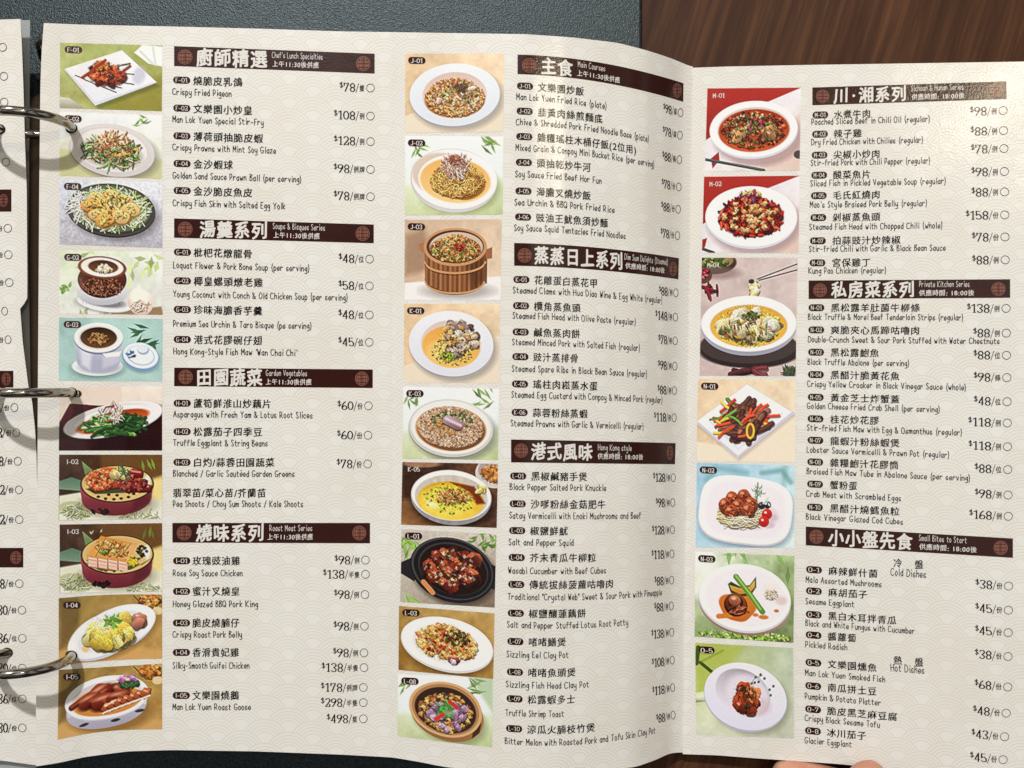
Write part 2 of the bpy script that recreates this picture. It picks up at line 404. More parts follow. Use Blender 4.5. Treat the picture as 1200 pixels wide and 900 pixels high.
class Print:
    """collects inked shapes that lie on one panel of the sheet and builds them as ONE mesh"""
    def __init__(s, panel): s.p = panel; s.V = []; s.F = []; s.M = []; s.n = 0
    def add(s, px, py, faces, mat, lay):
        P = on_sheet(px, py, s.p, lay * .00007)
        s.V.append(P); s.F += [tuple(i + s.n for i in f) for f in faces]; s.M += [mat] * len(faces); s.n += len(P)
    def line(s, x, yc, y0, px):           # y of the printed line through (x, yc) at px
        return yc + dy(s.p, y0, px) - dy(s.p, y0, x)
    def cjk(s, txt, x0, x1, yc, size, mat=IB, lay=2, bold=.018, y0=None, anchor=None, brush=True):
        y0 = yc if y0 is None else y0; anchor = x0 if anchor is None else anchor
        adv = [1. if ord(c) > 255 else (.34 if c in ':./ ' else .56 if c != '(' and c != ')' else .4) for c in txt]
        X, L = ARC[s.p]; l0, l1 = np.interp([x0, x1], X, L); u = (l1 - l0) / sum(adv); l = l0
        rng = random.Random(hash_(txt))
        for c, a in zip(txt, adv):
            V, Fs = CJK[c, 0.]
            if len(V):
                g = V.copy(); wd = a
                if ord(c) > 255: gx = g[:, 0]
                else: gx = (g[:, 0] - g[:, 0].min()) / max(1e-3, np.ptp(g[:, 0])) * min(np.ptp(g[:, 0]), a * .85) + (a - min(np.ptp(g[:, 0]), a * .85)) / 2
                gy = g[:, 1] - .37 + (.095 * (gx - .5) if brush else 0)
                if brush:                                  # hand-brushed irregularity
                    a1, a2 = rng.uniform(-.03, .03), rng.uniform(-.03, .03)
                    gx = gx + a1 * gy + .016 * np.sin(gy * 7 + a2 * 90); gy = gy + .02 * np.sin(gx * 6 + a1 * 90)
                    gx = .5 * a + (gx - .5 * a) * (.94 if ord(c) > 255 else 1)
                # a brush leaves its stroke widest across the slant: lay the stroke in overlapping passes
                for q, (ox, oy) in enumerate(((-1, -.55), (1, .55), (-.9, .6), (.9, -.6), (0, 1.0), (0, -1.)) if bold > .025 else ((-1, -.35), (1, .35))):
                    px = np.interp(l + (gx + ox * bold) * u, L, X)
                    py = s.line(anchor, yc, y0, px) - (gy + oy * bold) * size
                    s.add(px, py, Fs, mat, lay + .16 * q)
            l += a * u
    def pen(s, txt, x0, x1, yc, xh, mat=IB, lay=2, w=.92, nib=.85, y0=None, jit=.25, anchor=None, mid=2.5):
        """txt from x0 to x1; xh = height in px of 5 units; yc = height of the unit line `mid`"""
        y0 = yc if y0 is None else y0; anchor = x0 if anchor is None else anchor
        G = [pen_glyph(c, w, nib) for c in txt]; tot = sum(g[2] for g in G) - 1.7
        X, L = ARC[s.p]; l0, l1 = np.interp([x0, x1], X, L); u = (l1 - l0) / tot; l = l0
        rng = random.Random(hash_(txt))
        for (V, Fs, a) in G:
            if len(V):
                j, sh = rng.uniform(-jit, jit), rng.uniform(-.05, .05) * (jit > 0)
                px = np.interp(l + (V[:, 0] + sh * V[:, 1]) * u, L, X)
                py = s.line(anchor, yc, y0, px) - (V[:, 1] - mid + j) * xh / 5
                s.add(px, py, Fs, mat, lay)
            l += a * u
    def pill(s, cx, cy, w, h, mat=IM, lay=1, y0=None):
        r = h / 2; c = np.concatenate([-np.cos(np.linspace(0, np.pi / 2, 7)) * r - (w / 2 - r), np.linspace(-(w / 2 - r), w / 2 - r, 9)[1:-1], np.sin(np.linspace(0, np.pi / 2, 7)) * r + (w / 2 - r)])
        e = np.maximum(0, np.abs(c) - (w / 2 - r)); y = np.sqrt(np.maximum(r * r - e * e, 1e-4)); n = len(c)
        px = np.concatenate([cx + c, cx + c]); py = s.line(cx, cy, cy if y0 is None else y0, px) + np.concatenate([-y, y])
        s.add(px, py, [(i, n + i, n + i + 1, i + 1) for i in range(n - 1)], mat, lay)
    def hoop(s, cx, cy, rx, ry, w, mat=IB, lay=2, n=24):
        a = np.linspace(0, 2 * np.pi, n, endpoint=False)
        px = np.concatenate([cx + np.cos(a) * (rx + w / 2), cx + np.cos(a) * (rx - w / 2)]); py = np.concatenate([cy + np.sin(a) * (ry + w / 2), cy + np.sin(a) * (ry - w / 2)])
        s.add(px, py, [(i, (i + 1) % n, n + (i + 1) % n, n + i)[::-1] for i in range(n)], mat, lay)
    def disc(s, cx, cy, rx, ry, mat, lay, n=24):
        a = np.linspace(0, 2 * np.pi, n, endpoint=False); q = np.concatenate([[0], np.full(n, .5), np.full(n, 1.)]); t = np.concatenate([[0], a, a])
        s.add(cx + np.cos(t) * rx * q, cy + np.sin(t) * ry * q, [(0, 1 + (i + 1) % n, 1 + i) for i in range(n)] + [(1 + i, 1 + (i + 1) % n, 1 + n + (i + 1) % n, 1 + n + i) for i in range(n)], mat, lay)
    def bar(s, x0, y0, x1, y1, w, mat, lay):
        d = np.array([x1 - x0, y1 - y0], float); d /= max(1e-6, np.hypot(*d)); n = np.array([-d[1], d[0]]) * w / 2
        q = [(x0 + n[0], y0 + n[1]), (x0 - n[0], y0 - n[1]), (x1 - n[0], y1 - n[1]), (x1 + n[0], y1 + n[1])]
        s.add(np.array([p[0] for p in q]), np.array([p[1] for p in q]), [(3, 2, 1, 0)], mat, lay)
    def medallion(s, cx, cy, rx, ry):
        s.disc(cx, cy, rx, ry, IC, 2)
        s.hoop(cx, cy, rx * .86, ry * .86, .5, IM, 3)
        for f in (-.5, -.17, .17, .5):
            e = math.sqrt(max(0, .66 - f * f))
            s.bar(cx + f * rx, cy - e * ry, cx + f * rx, cy + e * ry, .42, IM, 3 + (f > 0) * .3)
        for f in (-.48, 0, .48):
            e = math.sqrt(max(0, .66 - f * f))
            s.bar(cx - e * rx, cy + f * ry, cx + e * rx, cy + f * ry, .5, IM, 4 + f)
        s.bar(cx, cy - .8 * ry, cx, cy + .8 * ry, .5, IM, 5)
    def build(s, name, parent, label=None):
        return child(name, mesh(name, np.concatenate(s.V), s.F, s.M), parent, INKS, label)
def hash_(t): return sum((i + 7) * ord(c) * 31 for i, c in enumerate(t)) & 0xffff

def price(p, txt, xc, yc, y0, r=4.6, scale=1., h=9.6):
    """$ + digits + / + unit + tick circle, right-aligned at circle centre xc"""
    num, unit = txt.split('/')
    X, L = ARC[p.p]
    def at(d): return float(walk(p.p, xc, d))
    rx = (at(r * scale) - at(-r * scale)) / 2
    p.hoop(xc, yc, rx, r, .62, IB, 2)
    d = -(r + 2.0) * scale; us = 7.0 * scale
    p.cjk(unit, at(d - us * len(unit)), at(d), yc + .6 + float(p.line(xc, 0, y0, at(d - us * len(unit)))), 8.3, IB, 2, .014, y0=y0, anchor=at(d - us * len(unit)))
    d -= us * len(unit) + .3 * scale
    xa = at(d - 3.6 * scale); p.pen('/', xa, at(d), float(p.line(xc, yc, y0, xa)), h * .62, IB, 2, .6, 1, y0=y0, jit=0, anchor=xa, mid=4)
    d -= 4.3 * scale; dw = 6.7 * scale
    xa = at(d - dw * len(num)); p.pen(num, xa, at(d - .6), float(p.line(xc, yc, y0, xa)), h * .60, IB, 2, 1.2 if scale == 1 else 1.5, .42, y0=y0, jit=0, anchor=xa, mid=4)
    d -= dw * len(num) + 1.5 * scale
    xa = at(d - 3.8 * scale); p.pen('$', xa, at(d), float(p.line(xc, yc, y0, xa)) - 2.4, h * .36, IB, 2, 1.1, .6, y0=y0, jit=0, anchor=xa, mid=4)

# ------------------------------------------------------------------ a small painter for the printed dish photographs
PAL = {
 'brown': [(92, 40, 20), (130, 62, 30), (60, 26, 14), (160, 88, 44)], 'redbrown': [(140, 42, 20), (170, 66, 32), (92, 26, 14), (196, 96, 48), (70, 20, 12)],
 'green': [(60, 96, 36), (96, 138, 52), (38, 66, 26), (130, 160, 80)], 'herb': [(70, 110, 40), (120, 150, 60), (50, 80, 30)],
 'orange': [(226, 148, 62), (240, 178, 96), (206, 118, 44), (246, 200, 130)], 'rice': [(192, 126, 62), (214, 154, 90), (160, 94, 42), (226, 176, 116), (140, 78, 34)],
 'noodle': [(206, 156, 78), (228, 186, 110), (176, 122, 52), (150, 98, 40)], 'pale': [(236, 220, 186), (222, 200, 160), (246, 236, 212), (206, 180, 136)],
 'chili': [(150, 30, 20), (190, 48, 28), (100, 18, 14), (214, 80, 46)], 'dark': [(46, 24, 16), (70, 34, 20), (28, 16, 12), (96, 46, 26)],
 'meat': [(120, 70, 48), (150, 92, 64), (88, 48, 32), (176, 118, 84)], 'shred': [(176, 132, 116), (206, 168, 148), (140, 96, 80), (226, 196, 176)],
 'mince': [(196, 154, 124), (214, 176, 146), (176, 128, 96), (224, 190, 160)], 'grape': [(170, 132, 164), (200, 164, 190), (140, 96, 130)],
 'lettuce': [(196, 214, 150), (226, 234, 190), (150, 180, 96), (240, 244, 216)], 'clam': [(140, 118, 114), (180, 156, 140), (214, 190, 168), (112, 90, 84)],
 'yellow': [(236, 196, 70), (246, 216, 110), (220, 170, 50)], 'chicken': [(238, 206, 104), (246, 222, 140), (226, 186, 84), (232, 214, 160)],
}
def arc(cx, cy, rx, ry, a0, a1, n=16): return [(cx + rx * math.cos(R(a0 + (a1 - a0) * i / n)), cy + ry * math.sin(R(a0 + (a1 - a0) * i / n))) for i in range(n + 1)]
class Paint:
    def __init__(s, asp, seed, W=170):
        s.W = W; s.H = int(round(W * asp)); s.a = np.zeros((s.H, s.W, 3)); s.r = np.random.RandomState(seed)
        s.yy, s.xx = np.mgrid[0:s.H, 0:s.W].astype(float)
    def bg(s, a, b, c, d, n=10, sc=6):
        u = (s.xx / (s.W - 1))[..., None]; v = (s.yy / (s.H - 1))[..., None]; a, b, c, d = [np.array(q, float) * .86 + np.mean(q) * .14 + 3 for q in (a, b, c, d)]
        s.a = (a * (1 - u) + b * u) * (1 - v) + (c * (1 - u) + d * u) * v
        s.noise(n, sc); s.noise(n * .5, sc * 4); return s
    def noise(s, amp, sc):
        g = s.r.randn(int(sc * s.H / s.W) + 3, int(sc) + 3)
        gy = np.linspace(0, g.shape[0] - 1.001, s.H); gx = np.linspace(0, g.shape[1] - 1.001, s.W)
        iy, ix = gy.astype(int), gx.astype(int); fy = (gy - iy)[:, None]; fx = (gx - ix)[None]
        fy = fy * fy * (3 - 2 * fy); fx = fx * fx * (3 - 2 * fx)
        n = (g[iy][:, ix] * (1 - fx) + g[iy][:, ix + 1] * fx) * (1 - fy) + (g[iy + 1][:, ix] * (1 - fx) + g[iy + 1][:, ix + 1] * fx) * fy
        s.a = s.a + n[..., None] * amp; return s
    def _win(s, x0, x1, y0, y1):
        return slice(max(0, int(y0)), min(s.H, int(y1) + 2)), slice(max(0, int(x0)), min(s.W, int(x1) + 2))
    def ell(s, cx, cy, rx, ry, c, rot=0, soft=1.0, a=1., c2=None, ir=0):
        """ellipse; c2 shades from c (top) to c2 (bottom); ir = irregular outline"""
        cx, cy, rx, ry = cx * s.W, cy * s.H, rx * s.W, ry * s.H; m = max(rx, ry) * (1 + ir) + soft + 1
        w = s._win(cx - m, cx + m, cy - m, cy + m); X = s.xx[w] - cx; Y = s.yy[w] - cy
        if X.size == 0: return s
        t = R(rot); x = X * math.cos(t) + Y * math.sin(t); y = -X * math.sin(t) + Y * math.cos(t)
        q = np.sqrt((x / rx) ** 2 + (y / ry) ** 2)
        if ir:
            th = np.arctan2(y, x); p = s.r.rand(3) * 6.3; q = q / (1 + ir * (.5 * np.sin(2 * th + p[0]) + .35 * np.sin(3 * th + p[1]) + .25 * np.sin(5 * th + p[2])))
        k = np.clip((1 - q) * min(rx, ry) / soft + .5, 0, 1)[..., None] * a
        col = np.array(c, float)
        if c2 is not None:
            g = np.clip(y / ry * .5 + .5, 0, 1)[..., None]; col = col * (1 - g) + np.array(c2, float) * g
        s.a[w] = s.a[w] * (1 - k) + col * k; return s
    def supel(s, cx, cy, rx, ry, c, n=3, rot=0, soft=1.2, a=1.):
        t = R(rot); X = (s.xx / s.W - cx) * s.W; Y = (s.yy / s.H - cy) * s.H; x = X * math.cos(t) + Y * math.sin(t); y = -X * math.sin(t) + Y * math.cos(t)
        q = (np.abs(x / (rx * s.W)) ** n + np.abs(y / (ry * s.H)) ** n) ** (1 / n); k = np.clip((1 - q) * min(rx * s.W, ry * s.H) / soft + .5, 0, 1)[..., None] * a
        s.a = s.a * (1 - k) + np.array(c, float) * k; return s
    def poly(s, pts, c, soft=1., a=1., c2=None):
        P = np.array(pts, float) * (s.W, s.H); w = s._win(P[:, 0].min() - 2, P[:, 0].max() + 2, P[:, 1].min() - 2, P[:, 1].max() + 2)
        X, Y = s.xx[w], s.yy[w]
        if X.size == 0: return s
        ins = np.zeros(X.shape, bool); dist = np.full(X.shape, 1e9)
        for i in range(len(P)):
            (x0, y0), (x1, y1) = P[i], P[(i + 1) % len(P)]
            cr = (y0 > Y) != (y1 > Y)
            ins ^= cr & (X < (x1 - x0) * (Y - y0) / ((y1 - y0) if y1 != y0 else 1e-9) + x0)
            dx, dy_ = x1 - x0, y1 - y0; t = np.clip(((X - x0) * dx + (Y - y0) * dy_) / (dx * dx + dy_ * dy_ + 1e-9), 0, 1)
            dist = np.minimum(dist, np.hypot(X - x0 - t * dx, Y - y0 - t * dy_))
        k = np.clip(np.where(ins, dist, -dist) / soft + .5, 0, 1)[..., None] * a; col = np.array(c, float)
        if c2 is not None:
            g = np.clip((Y - P[:, 1].min()) / max(1e-6, np.ptp(P[:, 1])), 0, 1)[..., None]; col = col * (1 - g) + np.array(c2, float) * g
        s.a[w] = s.a[w] * (1 - k) + col * k; return s
    def seg(s, pts, wd, c, a=1., soft=.8, taper=0):
        """polyline stroke of width wd (fraction of W)"""
        P = np.array(pts, float) * (s.W, s.H); h = wd * s.W / 2
        w = s._win(P[:, 0].min() - h - 2, P[:, 0].max() + h + 2, P[:, 1].min() - h - 2, P[:, 1].max() + h + 2); X, Y = s.xx[w], s.yy[w]
        if X.size == 0: return s
        d = np.full(X.shape, 1e9); n = len(P) - 1
        for i in range(n):
            (x0, y0), (x1, y1) = P[i], P[i + 1]; dx, dy_ = x1 - x0, y1 - y0
            t = np.clip(((X - x0) * dx + (Y - y0) * dy_) / (dx * dx + dy_ * dy_ + 1e-9), 0, 1)
            hh = h * (1 - taper * abs((i + t) / n - .5) * 2); d = np.minimum(d, np.hypot(X - x0 - t * dx, Y - y0 - t * dy_) - hh)
        k = np.clip(-d / soft + .5, 0, 1)[..., None] * a; s.a[w] = s.a[w] * (1 - k) + np.array(c, float) * k; return s
    def _spot(s, cx, cy, rx, ry, rot=0):
        a, r = s.r.rand() * 6.283, math.sqrt(s.r.rand()); x, y = math.cos(a) * r * rx, math.sin(a) * r * ry; t = R(rot)
        x, y = x * s.W, y * s.H
        return cx + (x * math.cos(t) - y * math.sin(t)) / s.W, cy + (x * math.sin(t) + y * math.cos(t)) / s.H
    def blobs(s, cx, cy, rx, ry, n, lo, hi, pal, rot=0, gl=.4, el=1.6, dome=0, rgh=True):
        """heap of n irregular glossy morsels, far ones first"""
        pal = PAL[pal] if isinstance(pal, str) else pal; sc = .62 if n > 5 and hi < .056 and rgh else 1
        pts = sorted((s._spot(cx, cy, rx, ry, rot) for _ in range(int(n * (2.4 if sc < 1 else 1)))), key=lambda p: p[1])
        for x, y in pts:
            q = s.r.uniform(lo, hi) * sc; e = s.r.uniform(1, el); c = np.array(pal[s.r.randint(len(pal))], float) * s.r.uniform(.85, 1.12); t = s.r.uniform(-60, 60)
            y -= dome * (1 - ((x - cx) / rx) ** 2) if dome else 0
            h = q / (s.H / s.W)
            s.ell(x + .006, y + h * .35, q * e * 1.05, h, c * .32, t, 1.4, .75, ir=.2)
            s.ell(x, y, q * e, h, np.minimum(c * 1.18, 255), t, 1.0, 1, c * .62, ir=.25)
            if s.r.rand() < gl: s.ell(x - q * .2, y - h * .35, q * .38, h * .22, np.minimum(c * .5 + 140, 255), t, 1, .7)
        if n > 9: s.rough(cx, cy - dome * .5, rx + hi, ry + hi * 1.3, 1.3 if rgh else .7)
        return s
    def strands(s, cx, cy, rx, ry, n, l, wd, pal, ang=(0, 360), rot=0, bend=.25):
        pal = PAL[pal] if isinstance(pal, str) else pal
        if wd < .02 and n > 12: n, l, wd = int(n * 1.7), l * .8, wd * .7
        for x, y in sorted((s._spot(cx, cy, rx, ry, rot) for _ in range(n)), key=lambda p: p[1]):
            t = R(s.r.uniform(*ang)); q = l * s.r.uniform(.6, 1.2) / 2; b = s.r.uniform(-bend, bend) * q; c = np.array(pal[s.r.randint(len(pal))], float) * s.r.uniform(.85, 1.12)
            k = s.W / s.H; d = np.array((math.cos(t), math.sin(t) * k)); nn = np.array((-math.sin(t), math.cos(t) * k)); p = np.array((x, y))
            A = [p - d * q, p - d * q * .4 + nn * b, p + d * q * .4 + nn * b, p + d * q]
            s.seg([a + (.004, .014) for a in A], wd * 1.1, c * .3, .6, 1.4); s.seg(A, wd, c); s.seg([a - (.002, .006) for a in A], wd * .35, np.minimum(c * 1.25 + 15, 255), .7)
        return s
    def rough(s, cx, cy, rx, ry, amp):
        """crumble: jitter the pixels of a heap and break up its tone, as real food has no smooth outline"""
        q = ((s.xx / s.W - cx) / rx) ** 2 + ((s.yy / s.H - cy) / ry) ** 2
        k = np.clip((.95 - q) * 4, 0, 1)
        jx = np.rint(s.xx + s.r.randn(s.H, s.W) * amp * .28 + amp * .9 * np.sin(s.yy * .9 + 3 * np.sin(s.xx * .31)) * k).clip(0, s.W - 1).astype(int)
        jy = np.rint(s.yy + s.r.randn(s.H, s.W) * amp * .28 + amp * .9 * np.sin(s.xx * .8 + 3 * np.sin(s.yy * .37)) * k).clip(0, s.H - 1).astype(int)
        w = s.a[jy, jx]; t = s.r.randn(s.H, s.W, 1); t = (t + np.roll(t, 1, 0) + np.roll(t, 1, 1)) / 1.7
        s.a = s.a * (1 - k[..., None]) + (w * .75 + s.a * .25) * (1 + .075 * t) * k[..., None]; return s
    def plate(s, cx, cy, rx, ry, well=.72, c=(236, 236, 244), wc=None, rot=0, off=.0, shadow=.35, edge=(186, 186, 198)):
        s.ell(cx + .03, cy + ry * .16, rx * 1.03, ry * 1.02, (70, 66, 70), rot, 9, shadow)
        s.ell(cx, cy + ry * .05, rx, ry, edge, rot, 1.2, 1, tuple(v * .8 for v in edge))
        s.ell(cx, cy, rx, ry, c, rot, 1.2, 1, tuple(v * .94 for v in c))
        if well:
            wc = wc or tuple(v * .9 for v in c)
            s.ell(cx, cy + off, rx * well * 1.03, ry * well * 1.03, tuple(min(255, v * 1.03) for v in c), rot, 1.5)
            s.ell(cx, cy + off, rx * well, ry * well, tuple(v * .86 for v in wc), rot, 2, 1, wc)
        return s
    def leaves(s, cx, cy, n, l, c=(92, 120, 62), ang=(0, 360), wd=.022, spread=.1, a=.9):
        for _ in range(n):
            x, y = s._spot(cx, cy, spread, spread); t = R(s.r.uniform(*ang)); k = s.W / s.H
            s.seg([(x, y), (x + math.cos(t) * l * .5, y + math.sin(t) * l * .5 * k + .01), (x + math.cos(t) * l, y + math.sin(t) * l * k)], wd, np.array(c) * s.r.uniform(.75, 1.25), a, 1.2, 1)
        return s
    def out(s):
        a = s.a; b = (np.roll(a, 2, 0) + np.roll(a, -2, 0) + np.roll(a, 2, 1) + np.roll(a, -2, 1)) / 4; b[:2] = a[:2]; b[-2:] = a[-2:]; b[:, :2] = a[:, :2]; b[:, -2:] = a[:, -2:]
        a = a + .75 * (a - b) + s.r.randn(s.H, s.W, 1) * 3
        m = a.mean(2, keepdims=True); a = m + (a - m) * .97
        return np.clip(a, 6, 250)

WHT = (236, 236, 244)
def d_pigeon(p):
    p.bg((176, 186, 104), (168, 178, 92), (172, 176, 100), (136, 128, 40), 8)
    p.poly([(.4, 1), (1, .42), (1, 1)], (140, 132, 44), 10, .7)
    p.poly([(.72, .12), (.8, 0), (1, .02), (1, .32), (.86, .28)], (232, 236, 230), 2); p.seg([(.78, .1), (.9, .28)], .02, (196, 204, 194), .8, 2); p.seg([(.9, .02), (.93, .3)], .02, (200, 206, 198), .8, 2)
    p.poly([(0, .82), (.1, .84), (.24, .98), (0, 1)], (214, 214, 200), 2, 1, (150, 146, 126))
    p.poly([(.06, .45), (.61, .16), (.97, .62), (.38, .99)], (70, 80, 20), 6, .5)
    p.poly([(.04, .40), (.60, .085), (.945, .56), (.345, .94)], (206, 206, 222), 1.2); p.poly([(.055, .39), (.60, .095), (.93, .545), (.345, .915)], (234, 234, 246), 1.2, 1, (222, 222, 238))
    p.seg([(.12, .5), (.345, .9), (.9, .58)], .012, (196, 196, 214), .6, 2)
    p.ell(.77, .46, .06, .14, (176, 172, 190), 20, 6, .6)
    for a, b in (((.15, .49), (.24, .54)), ((.24, .55), (.55, .73)), ((.5, .56), (.72, .60)), ((.36, .6), (.6, .66)), ((.6, .44), (.72, .45))): p.seg([a, b], .011, (46, 60, 34))
    p.seg([(.5, .35), (.68, .29)], .018, (58, 84, 40))
    p.blobs(.45, .46, .17, .16, 34, .022, .05, 'redbrown'); p.blobs(.40, .34, .08, .07, 14, .014, .03, [(206, 120, 50), (186, 96, 40)])
    p.seg([(.22, .52), (.3, .43), (.44, .25)], .03, (150, 54, 28)); p.seg([(.57, .46), (.68, .33)], .03, (140, 52, 28)); p.blobs(.54, .5, .08, .09, 10, .02, .045, 'redbrown')
def d_stirfry(p):
    p.bg((226, 228, 236), (236, 240, 240), (204, 202, 160), (206, 208, 176), 6); p.poly([(0, .58), (.5, .62), (1, .7), (1, 1), (0, 1)], (196, 194, 140), 8, .8)
    p.leaves(.84, .12, 7, .09, (110, 150, 60), (120, 240), .02, .08)
    p.plate(.51, .57, .415, .405, .8, (214, 208, 206), (226, 220, 216), 8, 0, .4, (170, 160, 156))
    p.ell(.51, .55, .36, .33, (204, 196, 194), 8, 1.5, .5); p.ell(.51, .55, .34, .31, (226, 221, 218), 8, 1.5)
    p.ell(.5, .62, .3, .22, (120, 110, 90), 8, 6, .6)
    p.strands(.5, .60, .27, .22, 90, .15, .014, [(60, 100, 40), (90, 140, 60), (120, 160, 80), (206, 170, 120), (224, 190, 146), (70, 90, 40)])
    p.strands(.52, .44, .16, .13, 40, .13, .017, [(220, 170, 120), (200, 130, 84), (236, 200, 150), (150, 90, 60)])
    p.seg([(.4, .62), (.66, .5)], .02, (130, 176, 86)); p.seg([(.54, .64), (.66, .62), (.74, .54)], .024, (226, 168, 76)); p.blobs(.5, .6, .22, .14, 26, .008, .02, 'meat')
def d_prawnball(p):
    p.bg((206, 212, 232), (224, 226, 240), (176, 174, 184), (168, 164, 176), 6, 30); p.noise(7, 70)
    p.plate(.50, .44, .425, .40, .93, (70, 66, 62), (54, 52, 50), 3, 0, .5, (44, 42, 42))
    p.ell(.5, .42, .385, .355, (96, 106, 76), 3, 3, 1)
    p.strands(.5, .43, .36, .32, 300, .12, .012, 'lettuce'); p.strands(.2, .4, .1, .2, 40, .14, .013, [(244, 244, 230), (226, 232, 206)])
    p.ell(.49, .44, .27, .25, (150, 100, 40), 0, 5, .7)
    for x, y in ((.38, .27), (.5, .24), (.6, .3), (.3, .38), (.44, .37), (.55, .4), (.68, .42), (.36, .52), (.48, .52), (.6, .54), (.42, .6)):
        x += p.r.uniform(-.015, .015); c = np.array(((244, 188, 104), (238, 172, 88), (246, 200, 124))[p.r.randint(3)], float)
        p.ell(x + .008, y + .03, .085, .105, c * .5, 0, 3, .8, None, .15); p.ell(x, y, .082, .1, np.minimum(c * 1.06, 255), 0, 1.5, 1, c * .78, .18)
        p.blobs(x, y, .06, .075, 8, .014, .024, [c * 1.05, c * .86, np.minimum(c * 1.15, 255)], 0, .5, 1.4)
    p.strands(.48, .34, .17, .14, 22, .035, .007, [(90, 70, 40), (66, 54, 30)])
def d_coconut(p):
    p.bg((206, 220, 180), (222, 226, 214), (220, 222, 214), (206, 206, 200), 8); p.leaves(.5, .05, 16, .13, (176, 190, 100), (0, 180), .04, .4, .6); p.leaves(.9, .15, 6, .12, (160, 180, 90), (90, 200), .05, .1, .6)
    p.poly([(.5, .95), (.98, .86), (1, 1), (.5, 1)], (140, 112, 74), 3, .9); p.leaves(.05, .57, 14, .06, (110, 146, 60), (0, 360), .03, .05); p.leaves(.3, .95, 12, .1, (176, 186, 130), (0, 360), .03, .2, .7)
    p.ell(.43, .85, .27, .13, (120, 116, 116), 8, 5, .5); p.ell(.43, .82, .265, .13, (226, 226, 232), 8, 1.2); p.ell(.43, .79, .2, .09, (96, 92, 96), 8, 4, .8)
    p.ell(.41, .66, .245, .19, (228, 228, 234), 0, 1.2, 1, (180, 180, 188))
    for i in range(12): p.seg([(.22 + i * .034, .76 + .05 * math.sin((i + .5) / 12 * 3.14)), (.225 + i * .033, .83 + .03 * math.sin((i + .5) / 12 * 3.14))], .006, (176, 176, 186), .6)
    p.ell(.41, .45, .235, .29, (104, 54, 36), 0, 1.2, 1, (58, 26, 18)); p.strands(.41, .56, .2, .15, 120, .03, .007, [(140, 84, 60), (60, 28, 18), (120, 68, 48), (160, 110, 84)])
    p.seg([(.2, .45), (.22, .6)], .03, (150, 96, 74), .5, 4)
    p.ell(.41, .26, .235, .175, (120, 66, 48), 4, 1.2); p.ell(.41, .255, .205, .15, (240, 220, 200), 4, 1.2, 1, (250, 238, 224)); p.ell(.42, .25, .145, .105, (70, 40, 26), 4, 1.5, 1, (120, 78, 48))
    p.blobs(.43, .28, .08, .05, 10, .018, .035, 'pale')
    p.ell(.78, .8, .125, .2, (238, 226, 216), 15, 1.4, 1, (206, 178, 166), .04); p.ell(.77, .72, .09, .13, (246, 240, 224), 15, 6, .8); p.strands(.78, .85, .08, .08, 24, .06, .008, [(222, 180, 150), (240, 220, 200)])
def d_steampot(p):
    p.bg((150, 190, 184), (166, 204, 196), (160, 198, 192), (146, 184, 180), 5); p.poly([(.3, 0), (.7, 0), (.95, 1), (.6, 1)], (182, 214, 206), 14, .6)
    p.leaves(.86, .22, 5, .16, (52, 96, 62), (100, 220), .035, .08); p.leaves(.95, .35, 5, .15, (40, 80, 54), (90, 180), .04, .08)
    p.ell(.37, .8, .25, .16, (90, 120, 116), 0, 7, .6); p.ell(.37, .76, .245, .15, (226, 228, 236), 0, 1.2); p.ell(.4, .78, .2, .1, (150, 156, 168), 0, 5, .7)
    p.ell(.38, .66, .21, .2, (166, 168, 188), 0, 1.4); p.poly([(.155, .36), (.605, .36), (.588, .68), (.172, .66)], (190, 192, 208), 1.4, 1, (170, 172, 192)); p.poly([(.2, .45), (.32, .5), (.3, .82), (.22, .74)], (218, 220, 232), 7, .8)
    p.poly([(.42, .62), (.58, .58), (.58, .7), (.42, .8)], (206, 206, 220), 6, .6)
    p.ell(.38, .33, .235, .245, (120, 124, 156), 0, 1.2); p.ell(.38, .31, .235, .235, (240, 238, 236), 0, 1.2); p.ell(.375, .31, .19, .19, (214, 206, 196), 0, 1.2); p.ell(.38, .31, .175, .165, (46, 28, 16), 0, 1.4, 1, (104, 66, 32))
    p.blobs(.37, .33, .1, .09, 20, .012, .026, [(140, 92, 50), (110, 66, 34), (180, 130, 76)])
    p.poly([(.42, .56), (.6, .52), (.58, .6), (.45, .62)], (238, 238, 240), 2)
    p.ell(.79, .64, .18, .22, (90, 116, 130), 12, 6, .6); p.ell(.785, .6, .18, .215, (120, 150, 196), 12, 1.2); p.ell(.785, .585, .172, .2, (222, 230, 242), 12, 1.2); p.ell(.785, .585, .135, .15, (150, 178, 212), 12, 1.2); p.ell(.785, .58, .128, .142, (226, 234, 244), 12, 1.2)
    p.ell(.81, .5, .055, .07, (150, 160, 190), 0, 2); p.ell(.805, .48, .05, .062, (216, 222, 236), 0, 1.5); p.blobs(.69, .57, .04, .05, 6, .01, .018, [(60, 100, 170), (80, 130, 190)])
